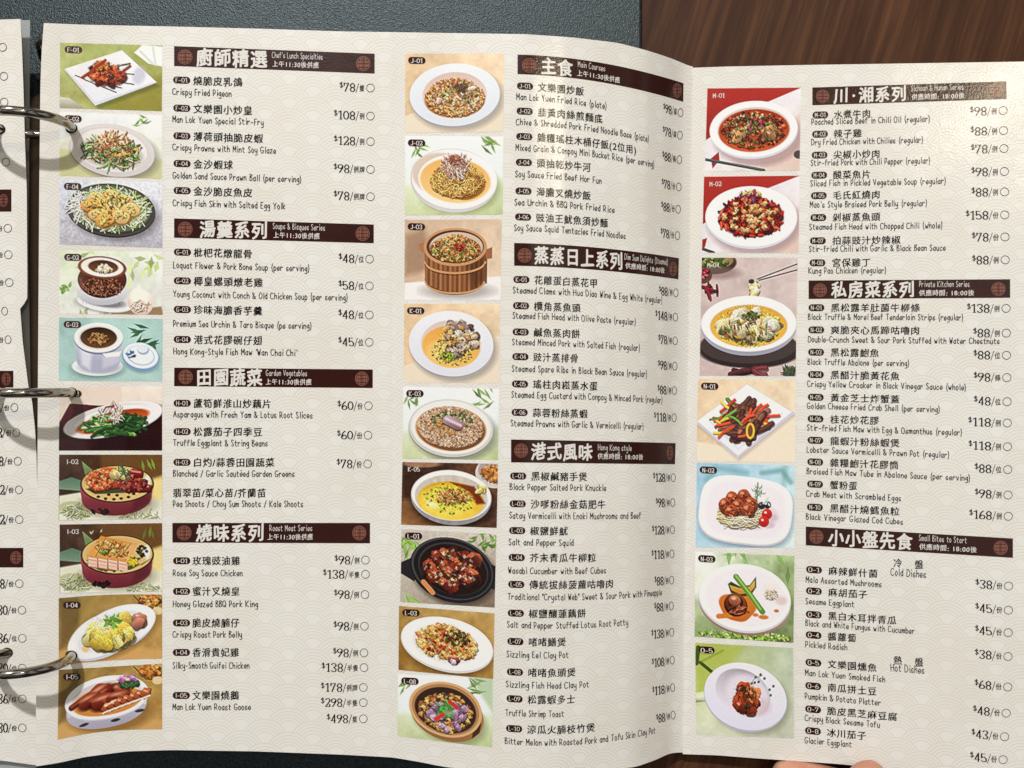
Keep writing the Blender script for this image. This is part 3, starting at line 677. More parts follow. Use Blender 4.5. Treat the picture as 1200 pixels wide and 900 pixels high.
def d_greens(p):
    p.bg((226, 206, 190), (236, 222, 206), (206, 186, 172), (190, 170, 158), 4)
    p.poly([(.1, .26), (1, .36), (1, 1), (0, 1), (0, .56)], (84, 20, 26), 1.6, 1, (44, 10, 14)); p.poly([(.45, .6), (1, .3), (1, 1), (.3, 1)], (30, 8, 10), 10, .7); p.poly([(.28, .28), (.6, .3), (.6, 0), (.28, 0)], (226, 208, 194), 2)
    p.ell(.53, .56, .48, .24, (20, 6, 8), -12, 8, .7); p.ell(.52, .52, .485, .245, (196, 176, 176), -12, 1.2); p.ell(.52, .51, .485, .24, (240, 234, 236), -12, 1.2)
    for q in (.93, .87, .82): p.ell(.52, .51, .485 * q, .24 * q, (186, 176, 182), -12, 1, .5); p.ell(.525, .512, .485 * q - .008, .24 * q - .008, (240, 236, 238), -12, 1.2)
    p.ell(.52, .54, .36, .145, (150, 50, 16), -14, 2, 1, (214, 108, 40)); p.ell(.38, .62, .17, .07, (222, 120, 50), -10, 4, .8)
    p.seg([(.36, .64), (.34, .5)], .08, (170, 200, 130), .9, 2)
    p.strands(.5, .6, .2, .12, 60, .26, .026, [(50, 96, 36), (86, 140, 56), (34, 70, 30), (130, 176, 90), (190, 214, 150)], (-25, 25)); p.strands(.68, .55, .12, .1, 34, .15, .03, [(30, 62, 28), (50, 90, 40), (24, 50, 24)], (-40, 40))
    p.strands(.50, .41, .12, .12, 24, .13, .009, [(220, 206, 180), (200, 180, 150), (150, 70, 40), (226, 216, 196)]); p.seg([(.42, .4), (.45, .32), (.53, .3)], .015, (140, 30, 26))
def _lacquer(p, top):
    p.bg((66, 36, 20), (104, 66, 28), (52, 30, 18), (84, 52, 26), 8); p.poly([(.4, 0), (1, 0), (1, .4), (.7, .34), (.4, .2)], (106, 70, 32), 8, .8)
    p.poly([(0, .62), (1, .38), (1, 1), (0, 1)], (214, 214, 186), 3, 1, (222, 222, 206)); p.poly([(.8, .42), (1, .32), (1, .7), (.85, .66)], (230, 206, 130), 6, .9); p.ell(.16, .84, .17, .13, (172, 178, 130), 10, 2, .8); p.strands(.16, .84, .14, .1, 30, .09, .008, [(206, 210, 170), (140, 150, 100)]); p.strands(.8, .92, .2, .06, 24, .1, .007, [(190, 196, 150), (170, 178, 130)])
    p.poly([(.0, .4), (.12, .34), (.34, .46), (.3, .56), (.0, .52)], (80, 112, 92), 1.5, 1, (120, 146, 120)); p.poly([(.22, .1), (.36, .28), (.34, .4), (.25, .3)], (128, 148, 96), 1.5, 1, (86, 112, 60)); p.leaves(.84, .05, 3, .12, (112, 140, 50), (60, 110), .03, .05)
    p.ell(.56, .76, .37, .21, (120, 110, 80), 0, 8, .5)
    p.ell(.555, .665, .335, .265, (150, 60, 70), -2, 1.5, 1, (100, 32, 42)); p.poly([(.2, .5), (.91, .46), (.89, .66), (.222, .68)], (168, 74, 82), 1.5, 1, (128, 48, 58)); p.poly([(.75, .5), (.9, .5), (.87, .75), (.7, .88)], (70, 20, 30), 10, .6); p.ell(.56, .45, .355, .285, (30, 18, 20), 0, 1.2); p.ell(.56, .445, .34, .27, (206, 170, 104), 0, 1.2, 1, (214, 176, 112))
    for x, y in ((.38, .64), (.45, .67), (.53, .68), (.60, .67), (.67, .65), (.48, .61), (.56, .62), (.72, .6)): p.ell(x, y, .018, .022, (40, 24, 18))
    p.blobs(.4, .86, .08, .04, 7, .014, .03, [(26, 16, 16), (40, 22, 20)], 0, 0); p.ell(.85, .42, .03, .1, (222, 226, 230), 0, 3, .9)
    p.poly([(.26, .52), (.45, .45), (.8, .5), (.7, .58), (.35, .6)], (52, 70, 36), 2)
    top(p)
def d_bbqpork(p):
    def t(p):
        for i, (x, y) in enumerate(((.28, .47), (.33, .36), (.38, .26), (.44, .44), (.47, .33))):
            p.poly([(x, y), (x + .05, y - .07), (x + .17, y - .05), (x + .15, y + .09), (x + .04, y + .1)], (84, 26, 12), 2); p.poly([(x + .005, y - .01), (x + .05, y - .075), (x + .165, y - .055), (x + .14, y + .06), (x + .04, y + .07)], (214, 104, 50), 1.6, 1, (150, 48, 24))
        p.blobs(.4, .39, .14, .15, 40, .018, .034, [(206, 90, 40), (222, 124, 66), (176, 60, 28), (230, 150, 90)], 0, .9)
        for i, (x, y) in enumerate(((.6, .36), (.66, .28), (.7, .42), (.62, .5), (.74, .5))):
            p.poly([(x, y), (x + .05, y - .07), (x + .16, y - .02), (x + .15, y + .08), (x + .03, y + .09)], (50, 10, 10), 2); p.poly([(x + .005, y - .01), (x + .05, y - .07), (x + .155, y - .03), (x + .14, y + .055), (x + .03, y + .06)], (158, 50, 42), 1.6, 1, (92, 18, 16)); p.seg([(x + .04, y - .03), (x + .12, y - .01)], .018, (226, 160, 140), .7, 1.5)
        p.blobs(.7, .44, .13, .12, 30, .014, .03, [(130, 30, 24), (100, 20, 18), (170, 70, 54)], 0, .9); p.blobs(.57, .27, .06, .06, 5, .03, .045, [(226, 190, 110), (236, 206, 130)], 0, .8)
        p.seg([(.6, .13), (.66, .42)], .016, (56, 84, 56)); p.leaves(.63, .27, 18, .055, (64, 94, 64), (0, 360), .016, .06)
    _lacquer(p, t)
def d_crispypork(p):
    def t(p):
        p.poly([(.25, .56), (.5, .62), (.8, .6), (.9, .5), (.7, .66), (.4, .68)], (58, 80, 44), 2)
        p.poly([(.27, .44), (.28, .62), (.5, .68), (.66, .66), (.68, .5)], (140, 84, 66), 2)
        for i in range(4):
            x = .275 + i * .098; y = .44 + i * .022
            p.poly([(x, y), (x + .09, y + .02), (x + .088, y + .19), (x + .004, y + .165)], (240, 214, 196), 1.2, 1, (222, 176, 152)); p.seg([(x + .005, y + .07), (x + .088, y + .095)], .016, (206, 146, 122), .8, 1.5); p.seg([(x + .005, y + .12), (x + .088, y + .145)], .010, (214, 160, 140), .7, 1.5)
            p.poly([(x, y), (x + .09, y + .02), (x + .088, y + .06), (x + .002, y + .035)], (206, 136, 62), 1.4, .9)
        p.poly([(.27, .44), (.40, .17), (.76, .30), (.67, .52), (.5, .49)], (206, 134, 58), 2, 1, (226, 160, 80)); p.poly([(.6, .3), (.76, .3), (.73, .4), (.66, .52), (.58, .5)], (222, 172, 120), 4, .7)
        p.blobs(.5, .35, .17, .11, 46, .012, .024, [(226, 164, 80), (206, 134, 60), (186, 104, 44), (240, 196, 120)], 14, .6)
        for i in range(4): p.seg([(.35 + i * .085, .465), (.45 + i * .08, .2 + i * .03)], .007, (110, 54, 24), .85)
        p.blobs(.71, .55, .05, .06, 14, .014, .026, [(240, 200, 40), (226, 170, 30)]); p.blobs(.42, .4, .04, .03, 4, .012, .018, 'herb'); p.leaves(.36, .12, 3, .04, (160, 170, 130), (0, 360), .015, .05); p.blobs(.8, .4, .05, .08, 9, .012, .02, [(30, 26, 26), (60, 50, 50)], 0, .3)
    _lacquer(p, t)
def _autumn(p):
    p.bg((140, 108, 44), (170, 132, 52), (206, 164, 96), (190, 140, 66), 8); p.poly([(0, 0), (.35, 0), (.1, .7), (0, .8)], (92, 70, 30), 14, .7); p.poly([(.2, 0), (.4, 0), (.2, .5)], (190, 160, 84), 8, .5); p.poly([(0, .78), (.3, .7), (1, .86), (1, 1), (0, 1)], (206, 158, 92), 6, .8)
    p.blobs(.88, .1, .1, .08, 14, .02, .045, [(190, 110, 36), (214, 130, 50), (120, 60, 40), (226, 170, 90)], 0, .2); p.seg([(.72, .02), (.84, .22), (.98, .25)], .012, (96, 60, 34)); p.ell(.95, .25, .05, .06, (222, 196, 150), 0, 2)
def d_chicken(p):
    _autumn(p)
    p.ell(.53, .6, .43, .33, (90, 62, 20), -22, 10, .5); p.ell(.51, .56, .44, .33, (196, 196, 214), -22, 1.2, 1, None, .05); p.ell(.51, .545, .435, .32, (232, 234, 244), -22, 1.2, 1, None, .05); p.ell(.51, .55, .35, .24, (216, 216, 228), -22, 3)
    p.seg([(.26, .78), (.34, .6), (.42, .48)], .07, (230, 190, 120), 1, 1.5); p.blobs(.52, .5, .2, .13, 18, .05, .09, 'chicken', -20, .3, 1.5, 0, False); p.blobs(.55, .66, .17, .08, 14, .045, .08, [(240, 206, 84), (244, 218, 120), (226, 186, 70)], -18, .3, 1.5, 0, False)
    for i in range(6): p.seg([(.42 + i * .055, .72 - i * .03), (.46 + i * .055, .84 - i * .035)], .007, (170, 120, 50), .7)
    p.blobs(.78, .4, .05, .06, 5, .03, .05, [(190, 120, 96), (206, 150, 120)]); p.leaves(.52, .4, 26, .06, (92, 150, 60), (0, 360), .025, .07)
def d_goose(p):
    _autumn(p)
    p.ell(.5, .72, .4, .3, (110, 74, 26), 0, 10, .6); p.ell(.462, .62, .385, .315, (206, 204, 216), -6, 1.4, 1, (160, 156, 174)); p.poly([(.07, .53), (.86, .43), (.84, .6), (.1, .7)], (206, 204, 216), 2); p.ell(.465, .48, .4, .33, (196, 194, 206), -6, 1.2); p.ell(.465, .465, .4, .325, (240, 238, 244), -6, 1.2); p.ell(.47, .48, .345, .265, (206, 196, 196), -6, 2); p.ell(.47, .52, .33, .22, (206, 130, 60), -6, 2)
    for x, y in ((.25, .85), (.55, .83), (.78, .7)): p.ell(x, y, .045, .025, (60, 50, 50), -10, 1.4)
    p.seg([(.13, .57), (.24, .47), (.36, .36)], .06, (90, 22, 14), 1, 1.4); p.seg([(.13, .55), (.24, .45), (.36, .34)], .03, (150, 58, 36), .9, 2)
    for x, y, rx, ry, ro in ((.56, .36, .13, .1, -10), (.40, .38, .13, .12, -30), (.30, .49, .12, .1, -25), (.44, .52, .14, .12, -15), (.58, .47, .12, .1, -10)):
        p.ell(x + .01, y + .035, rx * 1.03, ry, (44, 10, 8), ro, 4, .8, None, .1); p.ell(x, y, rx, ry, (158, 62, 36), ro, 1.5, 1, (78, 18, 12), .1); p.ell(x - .02, y - ry * .4, rx * .55, ry * .22, (228, 170, 136), ro, 4, .75); p.ell(x + .03, y - ry * .1, rx * .3, ry * .16, (206, 120, 84), ro, 3, .6)
    for i in range(7):
        x, y = .40 + i * .062, .665 - i * .032
        p.poly([(x, y), (x + .05, y - .12), (x + .12, y - .1), (x + .11, y + .0), (x + .05, y + .06)], (52, 14, 10), 2.2); p.poly([(x + .006, y - .01), (x + .05, y - .12), (x + .112, y - .1), (x + .1, y - .01), (x + .05, y + .04)], (206, 112, 60), 1.3, 1, (136, 50, 24)); p.seg([(x + .03, y + .045), (x + .105, y - .0)], .018, (240, 208, 182), .95); p.seg([(x + .05, y - .08), (x + .08, y - .06)], .016, (246, 214, 186), .6, 2)
    p.seg([(.45, .6), (.55, .52)], .02, (246, 220, 200), .7, 2); p.blobs(.67, .29, .1, .05, 26, .012, .028, [(50, 90, 46), (36, 66, 36), (80, 130, 70)]); p.blobs(.66, .2, .08, .04, 12, .018, .03, [(196, 120, 190), (226, 170, 220), (170, 80, 160)], 0, .3); p.ell(.66, .21, .02, .02, (240, 220, 120))
def _peach(p):
    p.bg((226, 190, 146), (236, 206, 168), (222, 186, 140), (214, 190, 156), 8); p.poly([(0, .78), (1, .4), (1, 1), (0, 1)], (226, 212, 190), 3)
def d_friedrice(p):
    _peach(p); p.plate(.5, .52, .455, .395, .0, (226, 230, 240), None, -2, 0, .35, (190, 192, 206)); p.ell(.5, .53, .325, .295, (206, 180, 170), -2, 2, 1, (226, 206, 196)); p.ell(.5, .59, .3, .22, (150, 96, 44), 0, 3)
    p.strands(.5, .55, .30, .24, 520, .026, .013, 'rice'); p.strands(.5, .45, .2, .14, 190, .026, .012, 'rice'); p.blobs(.5, .56, .26, .2, 30, .012, .026, [(240, 206, 150), (222, 170, 110), (246, 190, 160)]); p.strands(.56, .42, .08, .06, 30, .05, .008, [(96, 50, 24), (70, 34, 18)]); p.blobs(.55, .5, .2, .15, 10, .012, .022, 'herb'); p.blobs(.34, .6, .02, .03, 2, .022, .026, [(240, 196, 166)]); p.blobs(.67, .42, .02, .02, 1, .022, .026, [(236, 200, 176)])
def _bamboo(p):
    p.bg((232, 238, 236), (238, 244, 242), (196, 206, 152), (180, 196, 132), 5); p.poly([(0, .0), (1, 0), (1, .52), (0, .62)], (228, 234, 240), 12, .8); p.leaves(.1, .12, 6, .12, (120, 150, 70), (20, 160), .025, .07); p.leaves(.9, .14, 9, .15, (110, 140, 64), (130, 250), .028, .1)
def d_noodlecake(p):
    _bamboo(p); p.ell(.53, .62, .43, .36, (120, 130, 80), 6, 9, .5); p.ell(.495, .56, .44, .4, (186, 176, 172), 6, 1.2, 1, (206, 200, 204)); p.ell(.5, .54, .435, .375, (236, 232, 232), 6, 1.2); p.ell(.37, .48, .3, .27, (196, 172, 150), 6, 5, .7); p.ell(.52, .55, .385, .315, (240, 236, 234), 6, 2); p.ell(.51, .56, .36, .28, (226, 170, 90), 6, 3, 1, (240, 196, 130))
    p.ell(.54, .6, .28, .2, (150, 96, 36), 4, 2, 1, None, .05); p.strands(.53, .56, .27, .2, 420, .06, .008, 'noodle', (0, 360), 0, .9); p.strands(.51, .38, .13, .13, 110, .12, .01, 'shred', (20, 160)); p.blobs(.5, .3, .05, .06, 12, .012, .024, [(150, 84, 60), (180, 110, 84)])
def d_bucket(p):
    p.bg((196, 160, 130), (214, 184, 154), (206, 172, 138), (222, 194, 164), 6); p.poly([(0, .2), (.2, .1), (.3, .6), (0, .7)], (140, 104, 80), 12, .6); p.poly([(0, .78), (1, .7), (1, 1), (0, 1)], (232, 228, 226), 3); p.ell(.55, .88, .36, .1, (150, 140, 136), 0, 9, .7)
    W_ = [(150, 96, 58), (128, 78, 46), (166, 112, 72), (112, 66, 38)]
    p.ell(.52, .74, .307, .19, (112, 66, 38), 0, 1.3); p.poly([(.205, .36), (.835, .36), (.826, .75), (.214, .75)], (140, 88, 52), 1.3, 1, (104, 60, 34))
    for i in range(26): x = .215 + i * .0245; e = .055 * math.sin(i / 25 * 3.14); p.poly([(x, .42 + e), (x + .024, .42 + e), (x + .024, .79 + e * 2.1), (x, .79 + e * 2.1)], W_[(i * 7) % 4], .8, .9)
    p.poly([(.62, .4), (.835, .36), (.825, .76), (.7, .88)], (60, 30, 16), 12, .55); p.seg(arc(.52, .52, .312, .14, 2, 178), .02, (190, 140, 92)); p.seg(arc(.52, .545, .31, .14, 2, 178), .008, (60, 34, 20), .8); p.seg(arc(.52, .765, .302, .145, 4, 176), .018, (190, 146, 96))
    p.poly([(.14, .3), (.24, .27), (.24, .4), (.17, .4)], (166, 112, 72), 1.3); p.poly([(.82, .38), (.9, .34), (.9, .48), (.84, .49)], (150, 96, 60), 1.3)
    p.ell(.52, .34, .325, .235, (190, 140, 98), 0, 1.2); p.ell(.52, .335, .295, .205, (84, 48, 30), 0, 1.2); p.ell(.53, .34, .275, .185, (200, 176, 156), 0, 1.5); p.ell(.52, .37, .26, .16, (110, 70, 30), 0, 2)
    p.strands(.52, .37, .25, .15, 260, .035, .013, 'rice'); p.strands(.52, .27, .14, .08, 90, .035, .013, 'rice'); p.blobs(.52, .38, .23, .13, 18, .01, .018, 'herb'); p.blobs(.56, .34, .06, .05, 10, .012, .02, 'chili')
def d_clams(p):
    _peach(p); p.plate(.49, .5, .44, .41, 0, (228, 228, 238), None, 6, 0, .35, (192, 190, 204)); p.ell(.49, .51, .315, .3, (206, 188, 180), 6, 2, 1, (226, 206, 190)); p.ell(.49, .54, .3, .26, (222, 158, 70), 6, 2, 1, (236, 184, 96)); p.ell(.36, .6, .13, .14, (240, 196, 116), 0, 6, .6)
    p.blobs(.56, .44, .19, .2, 34, .034, .046, 'clam', 0, .8, 1.6, 0, False); p.blobs(.56, .44, .18, .19, 16, .02, .03, [(226, 180, 120), (236, 200, 150), (206, 150, 90)], 0, .5, 1.5, 0, False); p.blobs(.45, .66, .08, .07, 26, .008, .016, [(150, 180, 40), (176, 196, 60), (120, 150, 30)]); p.blobs(.5, .6, .22, .18, 40, .006, .01, [(60, 70, 30), (40, 30, 20)], 0, 0)
def d_porkpatty(p):
    _bamboo(p); p.plate(.5, .56, .44, .4, 0, (206, 206, 200), None, 4, 0, .4, (160, 160, 152)); p.ell(.5, .55, .415, .37, (226, 224, 218), 4, 2); p.ell(.5, .57, .37, .31, (196, 140, 90), 4, 2); p.ell(.505, .575, .355, .295, (80, 44, 26), 5, 2, .7, None, .02)
    p.ell(.495, .545, .345, .285, (200, 158, 126), 5, 1.5, 1, (186, 140, 108), .02); p.blobs(.495, .545, .335, .275, 420, .011, .022, 'mince', 5, .25); p.blobs(.5, .45, .22, .12, 50, .009, .017, 'herb', 0, .1); p.blobs(.44, .55, .18, .14, 20, .012, .022, [(226, 156, 84), (214, 130, 60)])
    p.poly([(.42, .42), (.47, .38), (.64, .5), (.61, .6), (.55, .6), (.41, .5)], (70, 44, 44), 2, .8); p.poly([(.42, .41), (.47, .375), (.64, .49), (.61, .58), (.55, .58), (.41, .48)], (190, 166, 176), 1.5, 1, (120, 84, 90)); p.seg([(.45, .43), (.6, .52)], .03, (222, 206, 216), .8, 3)
def d_custard(p):
    p.bg((70, 40, 22), (110, 62, 32), (150, 96, 46), (66, 36, 20), 8); p.poly([(0, .0), (.6, 0), (.1, .6), (0, .6)], (44, 26, 18), 12, .7); p.ell(.2, .02, .2, .06, (150, 110, 80), 0, 3); p.ell(.96, .14, .2, .24, (206, 196, 188), 0, 1.4); p.ell(.96, .1, .17, .2, (170, 150, 140), 0, 2); p.blobs(.96, .16, .12, .12, 16, .03, .05, [(206, 140, 70), (190, 116, 50)])
    p.ell(.55, .66, .43, .36, (20, 10, 6), 0, 10, .7); p.ell(.515, .54, .42, .43, (176, 172, 170), 4, 1.3, 1, (140, 136, 136)); p.ell(.515, .51, .415, .39, (236, 232, 226), 4, 1.3); p.ell(.515, .54, .38, .35, (196, 186, 176), 4, 2); p.ell(.51, .59, .345, .3, (206, 160, 30), 4, 2, 1, (238, 200, 70)); p.poly([(.5, .3), (.75, .36), (.87, .62), (.78, .64), (.7, .46)], (110, 30, 14), 4, .9); p.ell(.47, .6, .27, .24, (240, 212, 84), 0, 8, .8); p.noise(5, 24)
    p.blobs(.53, .53, .17, .12, 46, .014, .03, [(190, 120, 50), (214, 150, 80), (150, 84, 40), (230, 180, 110)]); p.blobs(.5, .56, .28, .24, 26, .008, .015, 'herb', 0, .1); p.blobs(.82, .4, .04, .03, 4, .02, .03, [(236, 206, 120)]); p.ell(.32, .66, .06, .04, (246, 240, 200), 20, 4, .8)
def d_claypot(p):
    p.bg((190, 180, 166), (206, 194, 180), (180, 168, 152), (120, 96, 76), 5, 40); p.leaves(.05, .15, 20, .15, (120, 160, 60), (20, 160), .03, .1); p.leaves(.88, .06, 24, .1, (96, 140, 50), (0, 180), .03, .12); p.leaves(.08, .9, 7, .16, (150, 186, 90), (20, 70), .03, .06)
    p.ell(.56, .56, .46, .44, (60, 50, 44), 14, 9, .7); p.poly([(.0, .45), (.14, .36), (.2, .6), (.14, .7), (.0, .6)], (34, 32, 34), 2); p.poly([(.86, .36), (1, .44), (1, .76), (.88, .7)], (30, 28, 30), 2); p.ell(.54, .52, .45, .43, (28, 26, 28), 14, 1.3); p.ell(.54, .5, .435, .41, (62, 60, 64), 14, 1.3); p.ell(.545, .505, .415, .39, (24, 22, 24), 14, 1.3); p.ell(.55, .5, .375, .345, (54, 50, 54), 14, 1.3); p.ell(.55, .51, .36, .33, (30, 16, 12), 14, 2)
    p.blobs(.55, .5, .3, .27, 48, .035, .07, [(110, 34, 20), (150, 58, 34), (76, 22, 14), (54, 18, 12), (176, 84, 50), (90, 40, 22)], 0, 1, 1.5, 0, False); p.seg([(.24, .7), (.34, .84)], .05, (206, 130, 80)); p.blobs(.5, .5, .28, .25, 12, .014, .022, [(230, 200, 150), (214, 160, 96)])
def d_squid(p):
    p.bg((176, 136, 60), (190, 150, 76), (150, 104, 34), (176, 128, 50), 10); p.ell(.52, .62, .47, .4, (90, 60, 16), 6, 10, .6); p.ell(.505, .54, .485, .41, (206, 200, 200), 7, 1.3); p.ell(.505, .52, .48, .395, (246, 244, 244), 7, 1.3); p.ell(.49, .53, .36, .3, (226, 220, 214), 7, 5)
    p.blobs(.49, .52, .31, .24, 130, .022, .045, [(226, 166, 86), (206, 140, 62), (238, 190, 120), (186, 116, 50)], 6, .5); p.blobs(.48, .34, .16, .1, 40, .02, .04, [(226, 166, 86), (238, 190, 120), (206, 140, 62)], 6, .5); p.blobs(.5, .5, .26, .2, 18, .014, .026, [(190, 40, 30), (214, 70, 50), (150, 26, 20)]); p.strands(.6, .42, .14, .12, 60, .03, .01, [(50, 44, 26), (70, 80, 40), (30, 24, 16)]); p.blobs(.58, .78, .05, .03, 4, .02, .034, [(150, 60, 80), (226, 190, 196)])
def d_fishpot(p):
    _bamboo(p); p.poly([(.74, .0), (1, 0), (1, .5)], (150, 176, 120), 8, .6); p.ell(.55, .66, .38, .36, (120, 124, 80), 10, 10, .6); p.ell(.52, .58, .385, .39, (176, 128, 80), 10, 1.5, 1, (146, 98, 58)); p.poly([(.8, .7), (.88, .66), (.86, .8), (.78, .9)], (70, 40, 26), 2); p.ell(.5, .5, .385, .41, (206, 164, 116), 10, 1.3); p.ell(.5, .5, .355, .375, (170, 120, 76), 10, 1.3); p.ell(.5, .51, .325, .34, (50, 34, 26), 10, 2)
    p.blobs(.5, .54, .27, .27, 110, .022, .05, [(206, 140, 70), (150, 84, 40), (96, 60, 40), (60, 44, 36), (226, 170, 96)], 0, .6); p.blobs(.54, .62, .24, .2, 18, .03, .045, 'grape', 0, .8, 1.2, 0, False); p.leaves(.5, .5, 40, .07, (80, 150, 70), (0, 360), .03, .08); p.seg([(.4, .66), (.48, .58)], .04, (206, 50, 50)); p.seg([(.54, .38), (.62, .46)], .04, (190, 50, 40))
def _redcloth(p):
    p.bg((214, 208, 218), (226, 222, 232), (222, 216, 222), (222, 196, 180), 4); p.poly([(0, 0), (1, 0), (.62, .18), (.3, .4), (0, .62)], (170, 44, 36), 2, 1, (150, 34, 30))
def d_chilibeef(p):
    _redcloth(p); p.poly([(.55, .75), (1, .3), (1, .95), (.6, .97)], (216, 186, 176), 9, .7); p.ell(.56, .6, .47, .34, (150, 120, 124), -2, 9, .6); p.ell(.505, .505, .465, .345, (206, 204, 214), -2, 1.3); p.ell(.5, .49, .462, .335, (242, 240, 246), -2, 1.3); p.ell(.505, .5, .385, .27, (206, 186, 176), -2, 2); p.ell(.505, .51, .372, .255, (150, 44, 20), -2, 2, 1, (196, 84, 40))
    p.blobs(.5, .5, .33, .22, 120, .012, .034, [(150, 50, 24), (190, 84, 44), (110, 30, 16), (70, 24, 14), (206, 140, 80)]); p.blobs(.5, .42, .24, .12, 50, .01, .028, [(190, 150, 96), (120, 80, 44), (90, 40, 24)]); p.blobs(.33, .55, .04, .04, 3, .05, .06, [(206, 150, 96)]); p.blobs(.68, .52, .04, .04, 3, .045, .055, [(190, 130, 80)]); p.blobs(.53, .44, .12, .07, 8, .014, .022, [(214, 40, 50), (150, 90, 170), (90, 140, 60)]); p.strands(.5, .52, .3, .2, 60, .04, .009, [(60, 20, 14), (40, 16, 10), (90, 110, 50)])
    p.poly([(.06, .84), (.14, .76), (.15, .86), (.08, .96)], (150, 40, 40), 1.5); p.seg([(0, .85), (.62, .985)], .03, (60, 66, 64)); p.seg([(0, .84), (.6, .975)], .008, (120, 126, 124), .7); p.ell(.98, .8, .05, .05, (70, 60, 60), 0, 2)
def d_chilichicken(p):
    _redcloth(p); p.poly([(.6, .85), (1, .4), (1, 1), (.6, 1)], (214, 184, 172), 9, .7); p.ell(.54, .62, .48, .4, (150, 124, 130), 0, 10, .6); p.ell(.5, .54, .475, .4, (206, 206, 218), 2, 1.3); p.ell(.5, .52, .472, .39, (240, 240, 248), 2, 1.3); p.ell(.5, .53, .38, .3, (230, 230, 240), 2, 3)
    p.ell(.5, .54, .33, .25, (70, 16, 14), 0, 4, .9); p.strands(.49, .53, .33, .26, 330, .055, .022, [(150, 26, 22), (176, 44, 30), (110, 16, 16), (80, 12, 12), (200, 76, 50), (60, 10, 12)]); p.blobs(.5, .52, .29, .2, 26, .02, .038, [(226, 176, 110), (206, 140, 84), (236, 200, 140)], 0, .5); p.blobs(.47, .26, .12, .08, 14, .018, .028, [(120, 60, 120), (190, 60, 60), (240, 214, 90), (90, 30, 60)]); p.seg([(0, .94), (.12, .99)], .03, (60, 66, 64)); p.poly([(0, .82), (.05, .8), (.03, .92), (0, .95)], (150, 36, 36), 1.5)
def d_fishsoup(p):
    p.bg((196, 174, 170), (206, 186, 182), (190, 166, 162), (206, 184, 176), 5); p.ell(.12, .04, .24, .1, (60, 44, 36), 0, 2); p.ell(.12, .02, .21, .075, (150, 116, 80), 0, 2); p.blobs(.1, .03, .16, .05, 20, .02, .035, [(90, 110, 50), (60, 76, 36), (150, 150, 80)]); p.ell(.2, .13, .2, .05, (130, 104, 100), 0, 7, .6); p.ell(.01, .15, .1, .07, (96, 60, 50), 0, 2); p.blobs(.02, .13, .05, .04, 8, .02, .03, [(150, 40, 56), (190, 90, 110)]); p.strands(.1, .27, .07, .06, 9, .1, .022, [(120, 24, 36), (90, 20, 30)])
    p.seg([(.58, .18), (1, .05)], .014, (24, 20, 20)); p.seg([(.6, .19), (1, .1)], .014, (30, 26, 26)); p.blobs(.545, .27, .03, .06, 8, .035, .055, [(236, 214, 170), (226, 200, 140), (244, 230, 200)], 0, .5); p.ell(.52, .2, .03, .02, (60, 50, 50), 0, 2)
    p.ell(.52, .78, .53, .15, (44, 34, 34), 0, 3); p.ell(.5, .74, .5, .15, (66, 54, 52), 0, 2); p.ell(.5, .58, .495, .245, (190, 188, 200), 0, 1.3, 1, (150, 150, 166)); p.ell(.5, .555, .492, .235, (238, 236, 244), 0, 1.3); p.ell(.5, .575, .4, .18, (206, 166, 96), 0, 2); p.ell(.5, .58, .39, .17, (214, 160, 50), 0, 2, 1, (230, 180, 70))
    p.blobs(.5, .58, .34, .14, 40, .02, .045, [(236, 206, 110), (226, 186, 80), (190, 160, 70), (240, 216, 140), (206, 130, 70)], 0, .5); p.blobs(.5, .575, .25, .095, 22, .058, .078, [(240, 226, 186), (234, 216, 168), (226, 204, 150)], 0, .4, 1.5, 0, False); p.strands(.5, .6, .28, .1, 12, .07, .02, [(120, 120, 60), (196, 150, 60)]); p.blobs(.51, .49, .09, .035, 26, .012, .022, [(90, 100, 50), (60, 70, 36), (130, 130, 70)]); p.strands(.5, .62, .3, .1, 26, .06, .012, [(90, 110, 50), (160, 70, 36), (70, 60, 30)])
    p.strands(.48, .95, .2, .025, 5, .2, .05, [(70, 30, 36), (100, 40, 46)], (-15, 30)); p.strands(.93, .95, .07, .04, 30, .08, .012, [(70, 80, 56), (50, 56, 40)])
def d_beefstrips(p):
    p.bg((226, 196, 156), (236, 210, 176), (222, 190, 150), (226, 204, 174), 7); p.poly([(0, .75), (.5, .85), (1, .33), (1, 1), (0, 1)], (232, 218, 196), 4); p.poly([(0, .55), (.5, .1), (1.0, .42), (.43, .98)], (150, 130, 120), 8, .5); p.poly([(-.02, .52), (.5, .05), (.99, .40), (.42, .95)], (196, 196, 214), 1.3); p.poly([(0, .505), (.5, .055), (.96, .385), (.42, .92)], (238, 238, 248), 1.3, 1, (226, 226, 240)); p.seg([(.12, .5), (.42, .84), (.86, .4)], .012, (206, 206, 222), .7, 2)
    p.ell(.48, .52, .26, .24, (180, 170, 180), 0, 8, .6); p.strands(.47, .47, .27, .2, 40, .19, .026, [(226, 150, 40), (236, 180, 60), (96, 130, 50), (70, 104, 40), (206, 60, 34), (130, 60, 40)], (-60, 60)); p.strands(.5, .5, .25, .22, 46, .14, .052, [(110, 62, 48), (90, 48, 40), (140, 84, 66), (76, 40, 34)], (-80, 20), 0, .1); p.strands(.46, .52, .24, .2, 10, .16, .024, [(222, 70, 40), (236, 170, 50), (100, 140, 60)], (-70, 50)); p.ell(.54, .62, .045, .1, (236, 184, 60), 0, 1.3); p.ell(.54, .62, .025, .07, (120, 70, 40), 0, 1.3); p.seg([(.13, .49), (.22, .47)], .022, (90, 130, 60))
